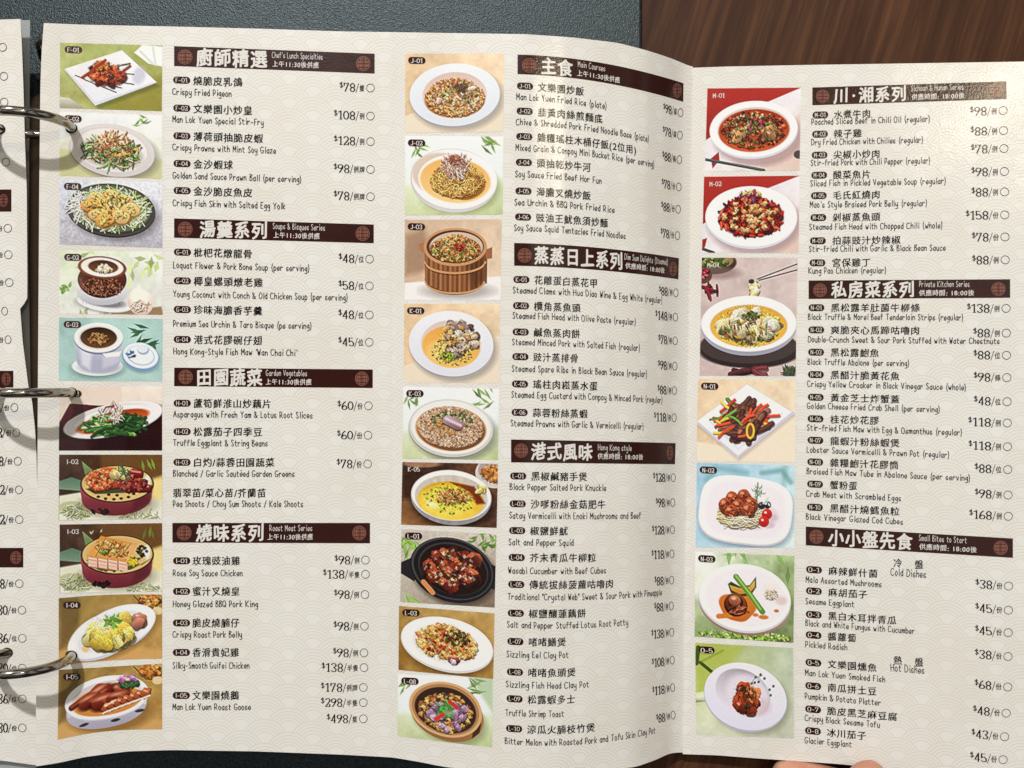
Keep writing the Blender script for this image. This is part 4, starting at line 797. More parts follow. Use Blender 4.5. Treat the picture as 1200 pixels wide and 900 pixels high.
def d_nest(p):
    p.bg((150, 196, 222), (176, 214, 230), (166, 206, 226), (206, 224, 222), 5); p.seg([(.1, .2), (.2, .05), (.5, .1)], .06, (96, 150, 160), .5, 8); p.seg([(.66, .1), (.86, .06), (.95, .2)], .05, (80, 130, 126), .5, 6); p.seg([(.9, 0), (.88, .25)], .05, (90, 150, 140), .4, 8)
    def rr(k, dy_): return [(.5 + (x - .5) * k, .54 + dy_ + (y - .54) * k) for x, y in ((.3, .19), (.6, .19), (.86, .24), (.96, .36), (.97, .55), (.93, .8), (.84, .92), (.66, .945), (.3, .9), (.1, .8), (.03, .68), (.06, .48), (.18, .26))]
    p.supel(.51, .60, .475, .40, (90, 120, 140), 3.2, 6, 9, .6); p.supel(.5, .56, .475, .40, (200, 190, 200), 3.2, 6); p.supel(.5, .545, .47, .395, (240, 232, 238), 3.2, 6); p.supel(.5, .55, .40, .33, (232, 224, 232), 3.2, 6, 6)
    p.ell(.55, .62, .27, .16, (196, 176, 180), 0, 7, .6); p.ell(.45, .56, .225, .2, (214, 190, 140), 0, 2); p.strands(.45, .58, .21, .18, 160, .13, .009, [(236, 220, 176), (222, 200, 150), (196, 166, 112), (244, 232, 200)], (-40, 40), 0, .6); p.ell(.44, .48, .165, .12, (80, 36, 22), 0, 3)
    p.strands(.45, .64, .21, .1, 60, .17, .009, [(240, 226, 186), (214, 190, 140), (196, 166, 112)], (-25, 25), 0, .5)
    for x, y in ((.36, .41), (.48, .38), (.55, .47), (.29, .49), (.42, .5), (.52, .55), (.35, .57)):
        p.ell(x + .01, y + .03, .068, .085, (60, 22, 12), 0, 2.5, .8); p.ell(x, y, .064, .083, (186, 86, 46), 0, 1.4, 1, (104, 36, 18), .07); p.blobs(x, y, .045, .055, 7, .012, .02, [(196, 96, 54), (150, 60, 32), (120, 44, 22)], 0, .3); p.ell(x - .018, y - .035, .022, .02, (232, 160, 116), 0, 2.5, .8)
    p.strands(.44, .68, .18, .05, 22, .18, .008, [(244, 232, 196), (214, 190, 140)], (-15, 15), 0, .6)
    for x, y in ((.66, .49), (.72, .48)): p.ell(x, y, .036, .045, (36, 30, 44), 0, 1.4); p.ell(x - .01, y - .015, .01, .01, (120, 116, 130))
    for x, y in ((.715, .59), (.685, .68)): p.ell(x + .05, y + .04, .06, .04, (200, 176, 184), 0, 4, .7); p.ell(x, y, .053, .066, (214, 40, 34), 0, 1.3, 1, (160, 20, 20)); p.ell(x - .015, y - .02, .014, .014, (250, 190, 170), 0, 1.5)
    p.seg([(.62, .22), (.61, .45)], .012, (90, 110, 90)); p.leaves(.62, .33, 20, .05, (110, 136, 110), (0, 360), .014, .05); p.leaves(.7, .42, 8, .04, (206, 216, 206), (0, 360), .02, .04)
def d_abalone(p):
    p.bg((230, 236, 220), (158, 184, 118), (134, 158, 92), (110, 128, 78), 12); p.leaves(.55, .05, 14, .2, (96, 150, 50), (0, 180), .05, .4, .5); p.ell(.1, .3, .2, .3, (236, 240, 232), 0, 20, .7); p.blobs(.5, .95, .45, .06, 60, .015, .03, [(140, 180, 60), (100, 140, 40), (190, 210, 130)], 0, .1)
    p.ell(.5, .58, .46, .36, (196, 180, 176), 4, 1.4, 1, (140, 110, 100)); p.ell(.5, .52, .465, .395, (206, 196, 204), 4, 1.3); p.ell(.5, .505, .46, .385, (242, 236, 242), 4, 1.3); p.ell(.51, .51, .41, .335, (234, 226, 232), 4, 5)
    p.ell(.43, .62, .19, .16, (206, 120, 44), 20, 2, 1, (190, 96, 30), .15); p.seg([(.24, .74), (.36, .72)], .05, (206, 120, 44), 1, 2); p.ell(.69, .72, .05, .025, (206, 120, 50), 0, 1.5); p.ell(.82, .64, .025, .018, (200, 110, 46), 0, 1.5); p.ell(.61, .7, .03, .02, (206, 120, 50), 0, 1.5)
    p.poly([(.33, .36), (.36, .33), (.45, .38), (.55, .36), (.61, .26), (.615, .38), (.56, .48), (.45, .5), (.36, .46)], (50, 70, 30), 1.5); p.poly([(.345, .37), (.45, .40), (.55, .375), (.6, .3), (.6, .38), (.55, .45), (.45, .47), (.37, .43)], (222, 180, 80), 1.5, 1, (190, 130, 50))
    p.seg([(.41, .27), (.56, .48), (.68, .66)], .055, (90, 140, 50)); p.seg([(.41, .26), (.56, .47), (.66, .63)], .02, (160, 196, 100), .8, 2)
    p.ell(.41, .6, .12, .13, (50, 20, 14), 30, 1.4); p.ell(.41, .58, .11, .115, (140, 66, 40), 30, 1.4, 1, (76, 30, 20)); p.ell(.41, .57, .075, .085, (60, 28, 20), 30, 1.5); p.ell(.4, .545, .06, .06, (190, 120, 84), 10, 1.5, 1, (130, 66, 42)); p.ell(.39, .52, .025, .02, (236, 190, 160), 0, 2, .8); p.strands(.43, .65, .1, .05, 18, .06, .01, [(180, 100, 70), (90, 40, 28)], (-40, 10))
    p.poly([(.69, .3), (.81, .28), (.83, .52), (.7, .52)], (240, 232, 226), 4, .8, (222, 206, 190)); p.blobs(.76, .46, .06, .05, 26, .012, .02, [(236, 222, 200), (214, 190, 160)]); p.ell(.87, .52, .06, .05, (200, 180, 170), 0, 6, .6)
def d_smokedfish(p):
    p.bg((172, 184, 92), (178, 194, 164), (208, 212, 186), (190, 192, 172), 6); p.poly([(0, 0), (.5, 0), (.25, .4), (0, .6)], (170, 184, 76), 14, .8); p.seg([(.01, .22), (.03, .05)], .045, (50, 70, 20), .9, 2); p.seg([(.05, .21), (.17, .31)], .035, (50, 66, 24), .9, 2); p.seg([(.06, .2), (.28, .07)], .02, (120, 140, 40), .6, 3); p.seg([(0, .62), (.12, .6)], .04, (70, 90, 60), .7, 2); p.poly([(0, .54), (.2, .5), (.2, .62), (0, .62)], (236, 240, 220), 4, .7)
    p.ell(.54, .6, .42, .36, (120, 126, 100), 18, 11, .6); p.ell(.505, .57, .425, .365, (176, 176, 200), 14, 1.3); p.ell(.505, .555, .422, .36, (228, 226, 242), 14, 1.3, 1, (216, 214, 234)); p.ell(.48, .52, .29, .245, (160, 150, 160), 30, 2.5, 1, (226, 218, 230)); p.ell(.53, .52, .23, .2, (226, 220, 232), 30, 10, .8); p.ell(.62, .66, .14, .1, (206, 176, 180), 0, 8, .6)
    p.blobs(.51, .58, .11, .13, 26, .04, .065, [(190, 86, 44), (160, 60, 30), (214, 120, 70), (120, 44, 24)], 0, .6, 1.4, 0, False); p.strands(.52, .55, .09, .12, 24, .05, .01, [(60, 36, 20), (40, 50, 24)])
    for x, y in ((.61, .34), (.66, .31), (.7, .35), (.6, .4), (.64, .39), (.57, .41), (.79, .43), (.75, .47), (.76, .53)): p.ell(x, y, .012, .016, (70, 90, 90), 30, 1.2)
    p.seg([(.56, .42), (.6, .35), (.68, .32)], .006, (90, 110, 100))
DISHES = {   # code: (panel, corner pixels TL TR BL BR, painter, label, has pill)
 'F-01': ('A', (70.5, 50), (190.4, 53.2), (69.8, 126.5), (189.6, 130.3), d_pigeon, 'photo of roast pigeon on a square white plate', 1),
 'F-02': ('A', (70, 131), (190, 135), (69.5, 205.7), (189.9, 209.6), d_stirfry, 'photo of green stir-fry on an oval grey plate', 1),
 'F-04': ('A', (69.6, 210.3), (190.2, 214), (69.9, 286), (190.4, 290.7), d_prawnball, 'photo of golden prawn balls on a black plate', 1),
 'G-02': ('A', (69.9, 293.3), (190.7, 295), (69.9, 367.5), (190.7, 369), d_coconut, 'photo of soup in a brown coconut shell', 1),
 'G-03': ('A', (69.3, 372), (190.7, 373.6), (68.8, 446), (190, 447), d_steampot, 'photo of a white soup pot with its blue lid beside it', 1),
 'H-03': ('A', (70, 453.3), (190, 452.8), (68.8, 528), (190, 528), d_greens, 'photo of dark green vegetables on an oval white plate', 1),
 'I-02': ('A', (69.3, 532.8), (190, 532.8), (68.8, 609.9), (190, 608), d_bbqpork, 'photo of red barbecue pork on a round red box', 0),
 'I-03': ('A', (69.9, 614.7), (190, 613), (69.9, 695.2), (190, 693.3), d_crispypork, 'photo of crispy pork belly on a round red box', 0),
 'I-04': ('A', (68.8, 701), (190, 696.8), (68.8, 780), (190, 772), d_chicken, 'photo of pale sliced chicken on an oval white plate', 1),
 'I-05': ('A', (68.8, 785), (190, 777.6), (67.5, 867), (190, 854.7), d_goose, 'photo of glazed roast goose in an oval white bowl', 1),
 'J-01': ('B', (475, 62.7), (591, 62.7), (474.7, 155.6), (589.8, 154.4), d_friedrice, 'photo of fried rice on a wide white plate', 1),
 'J-02': ('B', (474.7, 159.3), (590, 160), (474.5, 252.3), (589, 251.5), d_noodlecake, 'photo of a fried noodle cake topped with shredded pork', 1),
 'J-03': ('B', (474.4, 257.5), (588, 257), (473.7, 351.6), (586.7, 351.6), d_bucket, 'photo of rice in a round wooden bucket', 1),
 'K-01': ('B', (473.7, 356), (585.7, 356), (473, 448.4), (585.3, 449), d_clams, 'photo of clams in yellow egg custard', 1),
 'K-03': ('B', (472.7, 453), (585, 455.8), (471.6, 537.5), (583.5, 539), d_porkpatty, 'photo of a steamed minced pork patty', 1),
 'K-05': ('B', (471.6, 541.4), (583.7, 543.5), (470, 614.8), (582, 618.6), d_custard, 'photo of bright yellow steamed egg in a white bowl', 0),
 'L-01': ('B', (470.6, 620), (581.7, 626), (469, 705.5), (579.6, 712), d_claypot, 'photo of dark braised meat in a black clay pot', 1),
 'L-03': ('B', (467.6, 710), (579.6, 718.7), (467, 785), (578, 796), d_squid, 'photo of fried squid on a white plate with ochre ground', 1),
 'L-08': ('B', (466.4, 790), (578, 795), (465.8, 863), (576.6, 876), d_fishpot, 'photo of a tan clay pot with fish and shallots', 1),
 'M-01': ('C', (828.9, 103.5), (938.8, 102.5), (826, 200.9), (937, 200), d_chilibeef, 'photo of beef in red chili oil with chopsticks in front', 0),
 'M-02': ('C', (825, 207), (937, 205.7), (822.5, 296.2), (936, 296.7), d_chilichicken, 'photo of chicken buried in dried red chilies', 0),
 'M-04': ('C', (822.5, 302), (934.7, 302), (819.7, 440.3), (932.4, 440.9), d_fishsoup, 'tall photo of fish in yellow soup with chopsticks lifting a slice', 0),
 'N-01': ('C', (818.2, 444), (932.4, 445.5), (815.9, 540.9), (931.5, 541.4), d_beefstrips, 'photo of beef strips with peppers on a square white plate', 1),
 'N-02': ('C', (816.6, 542.3), (931.6, 545.8), (815.3, 641.2), (930.8, 642.4), d_nest, 'photo of meat balls in a noodle nest on blue cloth', 1),
 'N-03': ('C', (814.8, 646.3), (931, 651.4), (814, 746), (929.8, 753.4), d_abalone, 'photo of one abalone with asparagus on a round plate', 1),
 'O-5': ('C', (814.8, 753.2), (929.4, 759.3), (815.7, 861.4), (930.7, 865.6), d_smokedfish, 'photo of smoked fish in a tilted white bowl on green', 1),
}

# ------------------------------------------------------------------ the printed words (positions in print pixels)
# code, dish, its end x, English, its end x, y of dish, y of English, [(price, y)]
E_A = [
 ('F-01', '燒脆皮乳鴿', 284.5, 'Crispy Fried Pigeon', 271, 93.9, 108.4, [('78/隻', 103)]),
 ('F-02', '文樂園小炒皇', 296.2, 'Man Lok Yuen Special Stir-Fry', 308.6, 126.8, 140.8, [('108/例', 135.9)]),
 ('F-03', '薄荷頭抽脆皮蝦', 308.6, 'Crispy Prawns with Mint Soy Glaze', 323, 159.3, 173.5, [('128/例', 165.8)]),
 ('F-04', '金沙蝦球', 273.3, 'Golden Sand Sauce Prawn Ball (per serving)', 352.7, 191.7, 206.4, [('98/例牌', 198.5)]),
 ('F-05', '金沙脆皮魚皮', 296.2, 'Crispy Fish Skin with Salted Egg Yolk', 334, 223.4, 238.6, [('78/例牌', 230.4)]),
 ('G-01', '枇杷花燉龍骨', 296, 'Loquat Flower & Pork Bone Soup (per serving)', 362, 295.5, 311.6, [('48/位', 303.5)]),
 ('G-02', '椰皇螺頭燉老雞', 308.5, 'Young Coconut with Conch & Old Chicken Soup (per serving)', 407, 329.1, 345.5, [('58/位', 335)]),
 ('G-03', '珍味海膽香芋羹', 307.8, 'Premium Sea Urchin & Taro Bisque (pe serving)', 364.6, 362.7, 380.2, [('48/位', 369)]),
 ('G-04', '港式花膠碗仔翅', 307.8, "Hong Kong-Style Fish Maw 'Wan Chai Chi'", 348, 397.8, 412.7, [('45/位', 401)]),
 ('H-01', '蘆筍鮮淮山炒藕片', 318.3, 'Asparagus with Fresh Yam & Lotus Root Slices', 366, 472.5, 486.5, [('60/份', 475.5)]),
 ('H-02', '松露茄子四季豆', 307.8, 'Truffle Eggplant & String Beans', 313.4, 505.8, 520, [('60/份', 510)]),
 ('H-03', '白灼/蒜蓉田園蔬菜', 322, 'Blanched / Garlic Sautéed Garden Greens', 345, 541.7, 555.9, [('78/份', 543.6)]),
 ('', '翡翠苗/菜心苗/芥蘭苗', 312, 'Pea Shoots / Choy Sum Shoots / Kale Shoots', 355, 577.6, 591.5, []),
 ('I-01', '玫瑰豉油雞', 281.8, 'Rose Soy Sauce Chicken', 284, 657.2, 672.8, [('98/例', 656.3), ('138/半隻', 673)]),
 ('I-02', '蜜汁叉燒皇', 281.5, 'Honey Glazed BBQ Pork King', 302, 693, 708.9, [('98/例', 696.7)]),
 ('I-03', '脆皮燒腩仔', 281, 'Crispy Roast Pork Belly', 283.3, 730, 744.6, [('98/例', 733.8)]),
 ('I-04', '香滑貴妃雞', 280.5, 'Silky-Smooth Guifei Chicken', 292, 764.6, 781, [('98/例', 765), ('138/半隻', 782.3)]),
 ('I-05', '文樂園燒鵝', 280.5, 'Man Lok Yuen Roast Goose', 293.6, 815, 829.6, [('178/例牌', 805.6), ('298/半隻', 823.3), ('498/隻', 842.3)]),
]
E_B = [
 ('J-01', '文樂園炒飯', 684.7, 'Man Lok Yuen Fried Rice (plate)', 710.5, 100.9, 114.5, [('98/碟', 131.9)]),
 ('J-02', '韭黃肉絲煎麵底', 706.5, 'Chive & Shredded Pork Fried Noodle Base (plate)', 760, 130.3, 143.9, [('78/碟', 158.3)]),
 ('J-03', '雜糧瑤柱木桶仔飯(2位用)', 746, 'Mixed Grain & Conpoy Mini Bucket Rice (per serving)', 766.5, 160.1, 174, [('88/桶', 187)]),
 ('J-04', '頭抽乾炒牛河', 692.7, 'Soy Sauce Fried Beef Hor Fun', 704.7, 190.3, 205, [('78/份', 219)]),
 ('J-05', '海膽叉燒炒飯', 692.7, 'Sea Urchin & BBQ Pork Fried Rice', 720, 223.9, 238, [('88/份', 245.2)]),
 ('J-06', '豉油王魷魚須炒麵', 712.7, 'Soy Sauce Squid Tentacles Fried Noodles', 733, 254.3, 267.9, [('78/份', 276)]),
 ('K-01', '花雕蛋白蒸花甲', 700.7, 'Steamed Clams with Hua Diao Wine & Egg White (regular)', 776, 327.6, 341, [('88/例', 343)]),
 ('K-02', '欖角蒸魚頭', 680.7, 'Steamed Fish Head with Olive Paste (regular)', 744.7, 358.3, 370.8, [('148/例', 371.6)]),
 ('K-03', '鹹魚蒸肉餅', 680, 'Steamed Minced Pork with Salted Fish (regular)', 749.5, 389, 401.7, [('78/例', 399.3)]),
 ('K-04', '豉汁蒸排骨', 678, 'Steamed Spare Ribs in Black Bean Sauce (regular)', 758, 418, 433, [('98/例', 429)]),
 ('K-05', '瑤柱肉崧蒸水蛋', 700.7, 'Steamed Egg Custard with Conpoy & Minced Pork (regular)', 776, 450, 463.6, [('88/例', 457.7)]),
 ('K-06', '蒜蓉粉絲蒸蝦', 689, 'Steamed Prawns with Garlic & Vermicelli (regular)', 754, 483.3, 497, [('118/例', 489.5)]),
 ('L-01', '黑椒鹹豬手煲', 688.4, 'Black Pepper Salted Pork Knuckle', 710, 557.8, 571.5, [('128/例', 559.6)]),
 ('L-02', '沙嗲粉絲金菇肥牛', 710, 'Satay Vermicelli with Enoki Mushrooms and Beef', 751, 590.4, 604.9, [('98/例', 588.9)]),
 ('L-03', '椒鹽鮮魷', 666, 'Salt and Pepper Squid', 672, 621.8, 636.2, [('128/例', 620.7)]),
 ('L-04', '芥末青瓜牛柳粒', 699, 'Wasabi Cucumber with Beef Cubes', 710, 653.3, 669.5, [('118/例', 649)]),
 ('L-05', '傳統拔絲菠蘿咕嚕肉', 719.5, 'Traditional "Crystal Web" Sweet & Sour Pork with Pineapple', 775.5, 684.9, 700, [('88/例', 679.8)]),
 ('L-06', '椒鹽釀蓮藕餅', 687, 'Salt and Pepper Stuffed Lotus Root Patty', 736, 718.6, 732.9, [('88/例', 710)]),
 ('L-07', '啫啫鱔煲', 663.6, 'Sizzling Eel Clay Pot', 666, 751.8, 767.6, [('138/例', 740.8)]),
 ('L-08', '啫啫魚頭煲', 675, 'Sizzling Fish Head Clay Pot', 690, 787.6, 802.9, [('108/例', 773.5)]),
 ('L-09', '松露蝦多士', 674.5, 'Truffle Shrimp Toast', 660.5, 819, 836, [('118/例', 805.7)]),
 ('L-10', '涼瓜火腩枝竹煲', 697.6, 'Bitter Melon with Roasted Pork and Tofu Skin Clay Pot', 767.8, 854, 869.3, [('88/例', 838)]),
]
E_C = [
 ('M-01', '水煮牛肉', 1020.8, 'Poached Sliced Beef in Chili Oil (regular)', 1089.4, 134.7, 143.9, [('98/例', 129.4)]),
 ('M-02', '辣子雞', 1010.5, 'Dry Fried Chicken with Chilies (regular)', 1081.4, 157.2, 167.8, [('88/例', 152.8)]),
 ('M-03', '尖椒小炒肉', 1032, 'Stir-fried Pork with Chili Pepper (regular)', 1089.7, 181.7, 192, [('78/例', 173.9)]),
 ('M-04', '酸菜魚片', 1020.8, 'Sliced Fish in Pickled Vegetable Soup (regular)', 1108, 205.3, 216, [('98/例', 200.8)]),
 ('M-05', '毛氏紅燒肉', 1032, "Mao's Style Braised Pork Belly (regular)", 1086, 229.2, 241, [('88/例', 224.7)]),
 ('M-06', '剁椒蒸魚頭', 1032, 'Steamed Fish Head with Chopped Chili (whole)', 1104, 255, 267, [('158/份', 251.7)]),
 ('M-07', '拍蒜豉汁炒辣椒', 1055.8, 'Stir-fried Chili with Garlic & Black Bean Sauce', 1108, 282.2, 292.8, [('78/份', 277.5)]),
 ('M-08', '宮保雞丁', 1020.8, 'Kung Pao Chicken (regular)', 1038, 308, 318.3, [('88/例', 304.4)]),
 ('N-01', '黑松露羊肚菌牛柳條', 1078.5, 'Black Truffle & Morel Beef Tenderloin Strips (regular)', 1128.4, 360.6, 372.3, [('138/例', 361.3)]),
 ('N-02', '爽脆夾心馬蹄咕嚕肉', 1078.5, 'Double-Crunch Sweet & Sour Pork Stuffed with Water Chestnuts', 1171.3, 386.6, 398.7, [('88/例', 390.3)]),
 ('N-03', '黑松露鮑魚', 1030.5, 'Black Truffle Abalone (per serving)', 1065, 412.7, 425, [('88/位', 416.3)]),
 ('N-04', '黑醋汁脆黃花魚', 1054.7, 'Crispy Yellow Croaker in Black Vinegar Sauce (whole)', 1131.7, 439, 450.8, [('98/條', 442.4)]),
 ('N-05', '黃金芝士炸蟹蓋', 1054.7, 'Golden Cheese Fried Crab Shell (per serving)', 1101, 465.5, 476.5, [('48/位', 470.6)]),
 ('N-06', '桂花炒花膠', 1030.5, 'Stir-fried Fish Maw with Egg & Osmanthus (regular)', 1127, 490.8, 502, [('118/例', 495.6)]),
 ('N-07', '龍蝦汁粉絲蝦煲', 1054.7, 'Lobster Sauce Vermicelli & Prawn Pot (regular)', 1112, 516, 527.8, [('118/例', 523.4)]),
 ('N-08', '雜糧鮑汁花膠筒', 1053.6, 'Braised Fish Maw Tube in Abalone Sauce (per serving)', 1136.5, 541.4, 553, [('88/位', 550.2)]),
 ('N-09', '蟹粉蛋', 1005, 'Crab Meat with Scrambled Eggs', 1055.8, 567.4, 579.5, [('98/例', 580)]),
 ('N-10', '黑醋汁燒鱈魚粒', 1054.7, 'Black Vinegar Glazed Cod Cubes', 1058, 594.5, 606.3, [('168/例', 605)]),
 ('O-1', '麻辣鮮什菌', 1029, 'Mala Assorted Mushrooms', 1033, 667.7, 680, [('38/份', 686.7)]),
 ('O-2', '麻胡茄子', 1017, 'Sesame Eggplant', 1001, 692.7, 705.3, [('45/份', 715)]),
 ('O-3', '黑白木耳拌青瓜', 1051, 'Black and White Fungus with Cucumber', 1071.7, 720.3, 731, [('45/份', 741.3)]),
 ('O-4', '醬蘿蔔', 1004, 'Pickled Radish', 992.7, 744.3, 756, [('38/份', 769.3)]),
 ('O-5', '文樂園燻魚', 1028, 'Man Lok Yuen Smoked Fish', 1037, 776.7, 789.3, [('68/份', 805)]),
 ('O-6', '南瓜拼土豆', 1028, 'Pumpkin & Potato Platter', 1032, 804, 816.7, [('48/份', 835.7)]),
 ('O-7', '脆皮黑芝麻豆腐', 1052, 'Crispy Black Sesame Tofu', 1030.7, 831.3, 842.3, [('43/份', 863.3)]),
 ('O-8', '冰川茄子', 1015.7, 'Glacier Eggplant', 997.7, 856.7, 868.3, [('45/份', 890.3)]),
]
NOON, EVE = '上午11:30後供應', '供應時間: 18:00後'
# panel, corners TL TR BL BR, title (x0,x1,size), English line (x0,x1,y), hours (x0,x1,y), medallions
BANNERS = [
 ('A', (204, 54), (439, 62.9), (204, 77.3), (439, 86.2), '廚師精選', 229, 314, 21.5, "Chef's Lunch Specialties", 319, 378, 68.6, NOON, 319, 374, 77.2, (216.8, 66.8, 8.7, 8.7), (425.7, 74.5, 8.3, 8.7)),
 ('A', (204, 255.9), (438, 263.1), (204, 278.5), (438, 285), '湯羹系列', 233, 314, 21, 'Soups & Bisques Series', 320, 380.7, 267.7, NOON, 320, 375, 277, (217, 268.5, 8.6, 8.6), (425, 273.7, 8.2, 8.6)),
 ('A', (204.2, 430.8), (436.8, 433), (204, 452.5), (436.8, 454.7), '田園蔬菜', 229.5, 308, 21, 'Garden Vegetables', 312, 359.6, 438.4, NOON, 311, 365.4, 448.5, (217.5, 441.8, 8.4, 8.4), (424, 443.8, 8, 8.4)),
 ('A', (202, 612.8), (433.6, 612.8), (202, 635.8), (433.6, 636.7), '燒味系列', 229, 310, 21.5, 'Roast Meat Series', 316, 365.8, 621, NOON, 313, 367, 629.6, (215.8, 624.4, 8.6, 8.6), (421, 624.6, 8.2, 8.6)),
 ('B', (606.5, 63.9), (801, 97.5), (606.5, 86.8), (800.7, 119.3), '主食', 633, 672, 21, 'Main Courses', 677.5, 709, 77.8, NOON, 676, 726.8, 86.2, (620, 76.6, 8.3, 8.6), (793.6, 106, 5.3, 8.4)),
 ('B', (602.5, 284.7), (795.6, 302.5), (602.5, 311.3), (795, 327.3), '蒸蒸日上系列', 625.5, 730.5, 21.5, 'Dim Sum Delights (Steamed)', 732, 782.5, 299.6, EVE, 732.7, 779, 310.3, (614.8, 299.3, 8.2, 8.5), (788.8, 315.2, 4.8, 8.2)),
 ('B', (598.9, 515), (791.8, 519.3), (598.9, 541.8), (791, 544), '港式風味', 621.5, 695, 21, 'Hong Kong style', 701, 740, 525, EVE, 700, 753.8, 534.4, (610.7, 528, 8, 8.3), (785, 530.7, 4, 8)),
 ('C', (952, 102.5), (1179.2, 95.3), (952, 123.3), (1179.7, 116), '川·湘系列', 976, 1063, 19, 'Sichuan & Hunan Series', 1068, 1129, 105.6, EVE, 1068, 1130.6, 112.8, (964, 112.8, 7.7, 7.7), (1166.7, 106, 8, 7.7)),
 ('C', (947.6, 328.7), (1183.8, 327.2), (947.6, 350.3), (1183.8, 348.9), '私房菜系列', 973.5, 1072.5, 20, 'Private Kitchen Series', 1077.4, 1136, 336, EVE, 1076.7, 1142, 344.2, (961, 340.2, 8, 8), (1170, 338.8, 8.3, 8)),
 ('C', (944.3, 617), (1187, 631), (944.3, 639), (1187, 653.7), '小小盤先食', 970, 1070, 20.5, 'Small Bites to Start', 1077, 1132.7, 632.3, EVE, 1077, 1145, 640.6, (956.7, 629, 8.2, 8.2), (1172.7, 642, 8.4, 8.2)),
]
body = set(''.join(e[1] + ''.join(q[0].split('/')[1] for q in e[7]) for e in E_A + E_B + E_C) + '冷盤熱盤' + NOON + EVE + '份位')
heads = set(''.join(b[5] for b in BANNERS))
load_cjk([(c, 0.) for c in sorted(body | heads)])

# ------------------------------------------------------------------ the table under everything
def box(x0, x1, y0, y1, z0, z1, bev=0):
    V = [(x, y, z) for x in (x0, x1) for y in (y0, y1) for z in (z0, z1)]
    Fs = [(0, 1, 3, 2), (4, 6, 7, 5), (0, 4, 5, 1), (2, 3, 7, 6), (0, 2, 6, 4), (1, 5, 7, 3)]
    me = mesh('box', V, Fs)
    if bev:
        import bmesh
        bm = bmesh.new(); bm.from_mesh(me); bmesh.ops.bevel(bm, geom=bm.edges[:], offset=bev, segments=3, affect='EDGES', profile=.5); bm.to_mesh(me); bm.free()
    return me
ZT = -.004
o = link('table_top', box(-.75, .75, -.55, .60, ZT - .03, ZT, .002), None, [WOOD])
tag(o, 'dark brown wood grain table top under the binder', 'table', kind='structure')

# ------------------------------------------------------------------ ring binder
RX = -.193
def at(px, py, z): return unproject(px, py, z)
binder = empty('ring_binder', (RX, 0, ZT), 'black speckled leatherette ring binder lying open on the wood table', 'binder')
xr = float(at(752, 20, .0)[0])
child('cover', box(RX - .30, xr, -.195, .215, ZT + .0004, ZT + .0042, .0012), binder, [COVER])
def plate_mesh():
    V, n, y0, y1 = [], 15, -.158, .122
    for a in range(n):
        t = -1 + 2 * a / (n - 1); x = RX + .0165 * t; z = .0165 - .0125 * t * t
        for y in (y0, y0 + .004, y1 - .006, y1):
            e = .002 if y in (y0, y1) else 0
            V.append((x, y, z - e))
    k = len(V); V += [(v[0], v[1], ZT + .004) for v in V[:]]
    F_ = grid_faces(n, 4)
    rim = [i * 4 for i in range(n)] + [(n - 1) * 4 + j for j in (1, 2, 3)] + [i * 4 + 3 for i in range(n - 2, -1, -1)] + [2, 1]
    F_ += [(rim[i], rim[(i + 1) % len(rim)], rim[(i + 1) % len(rim)] + k, rim[i] + k) for i in range(len(rim))]
    return mesh('ring_plate', V, F_, smooth_=True)
child('ring_plate', plate_mesh(), binder, [PLATE_M])
def tube(P, r, n=16, closed=False, flat=None):
    P = np.array(P, float); m = len(P); V = []
    for i in range(m):
        t = P[(i + 1) % m if closed else min(i + 1, m - 1)] - P[i - 1 if closed else max(i - 1, 0)]; t /= np.linalg.norm(t)
        u = np.cross(t, (0, 1, .0001)); u /= max(1e-9, np.linalg.norm(u)); w = np.cross(t, u)
        rr = r[i] if hasattr(r, '__len__') else r
        for a in range(n): q = 2 * math.pi * a / n; V.append(P[i] + (u * math.cos(q) + w * math.sin(q)) * rr)
    F_ = [(i * n + a, i * n + (a + 1) % n, ((i + 1) % m) * n + (a + 1) % n, ((i + 1) % m) * n + a) for i in range(m if closed else m - 1) for a in range(n)]
    if not closed: F_ += [tuple(range(n))[::-1], tuple((m - 1) * n + a for a in range(n))]
    return V, F_
RING_R, RING_Z = .0166, .0350
def ring_mesh(y):
    # a steel ring that opens at the top: two halves meet at a fine seam
    n = 96; V, F_ = [], []
    for h in (0, 1):
        a = np.linspace(-math.pi / 2, math.pi / 2 - .012, n // 2) if h == 0 else np.linspace(math.pi / 2 + .012, 3 * math.pi / 2, n // 2)
        P = [(RX + RING_R * math.cos(q), y, RING_Z + RING_R * math.sin(q)) for q in a]
        v, f = tube(P, .0019, 18); k = len(V); V += v; F_ += [tuple(i + k for i in g) for g in f]
    return mesh('ring', V, F_, smooth_=True)
RING_Y = [float(at(81, py, .0315)[1]) for py in (147.5, 460, 771)]
for y in RING_Y: child('ring', ring_mesh(y), binder, [CHROME])
def lever_mesh():
    V, F_ = [], []
    y = float(at(42, 80, .017)[1]); x = RX + .0015
    v, f = tube([(x - .004, y + .004, .016), (x - .003, y + .009, .0205), (x + .001, y + .0125, .022), (x + .006, y + .0105, .020), (x + .0075, y + .002, .018)], [.0016, .0022, .0026, .0022, .0014], 12)
    V += v; F_ += f
    v, f = tube([(x - .006, y - .004, .0165), (x + .001, y - .0065, .0185), (x + .008, y - .004, .0165)], [.0012, .0016, .0012], 10); k = len(V)
    V += v; F_ += [tuple(i + k for i in g) for g in f]
    return mesh('release_lever', V, F_, smooth_=True)
child('release_lever', lever_mesh(), binder, [CHROME])

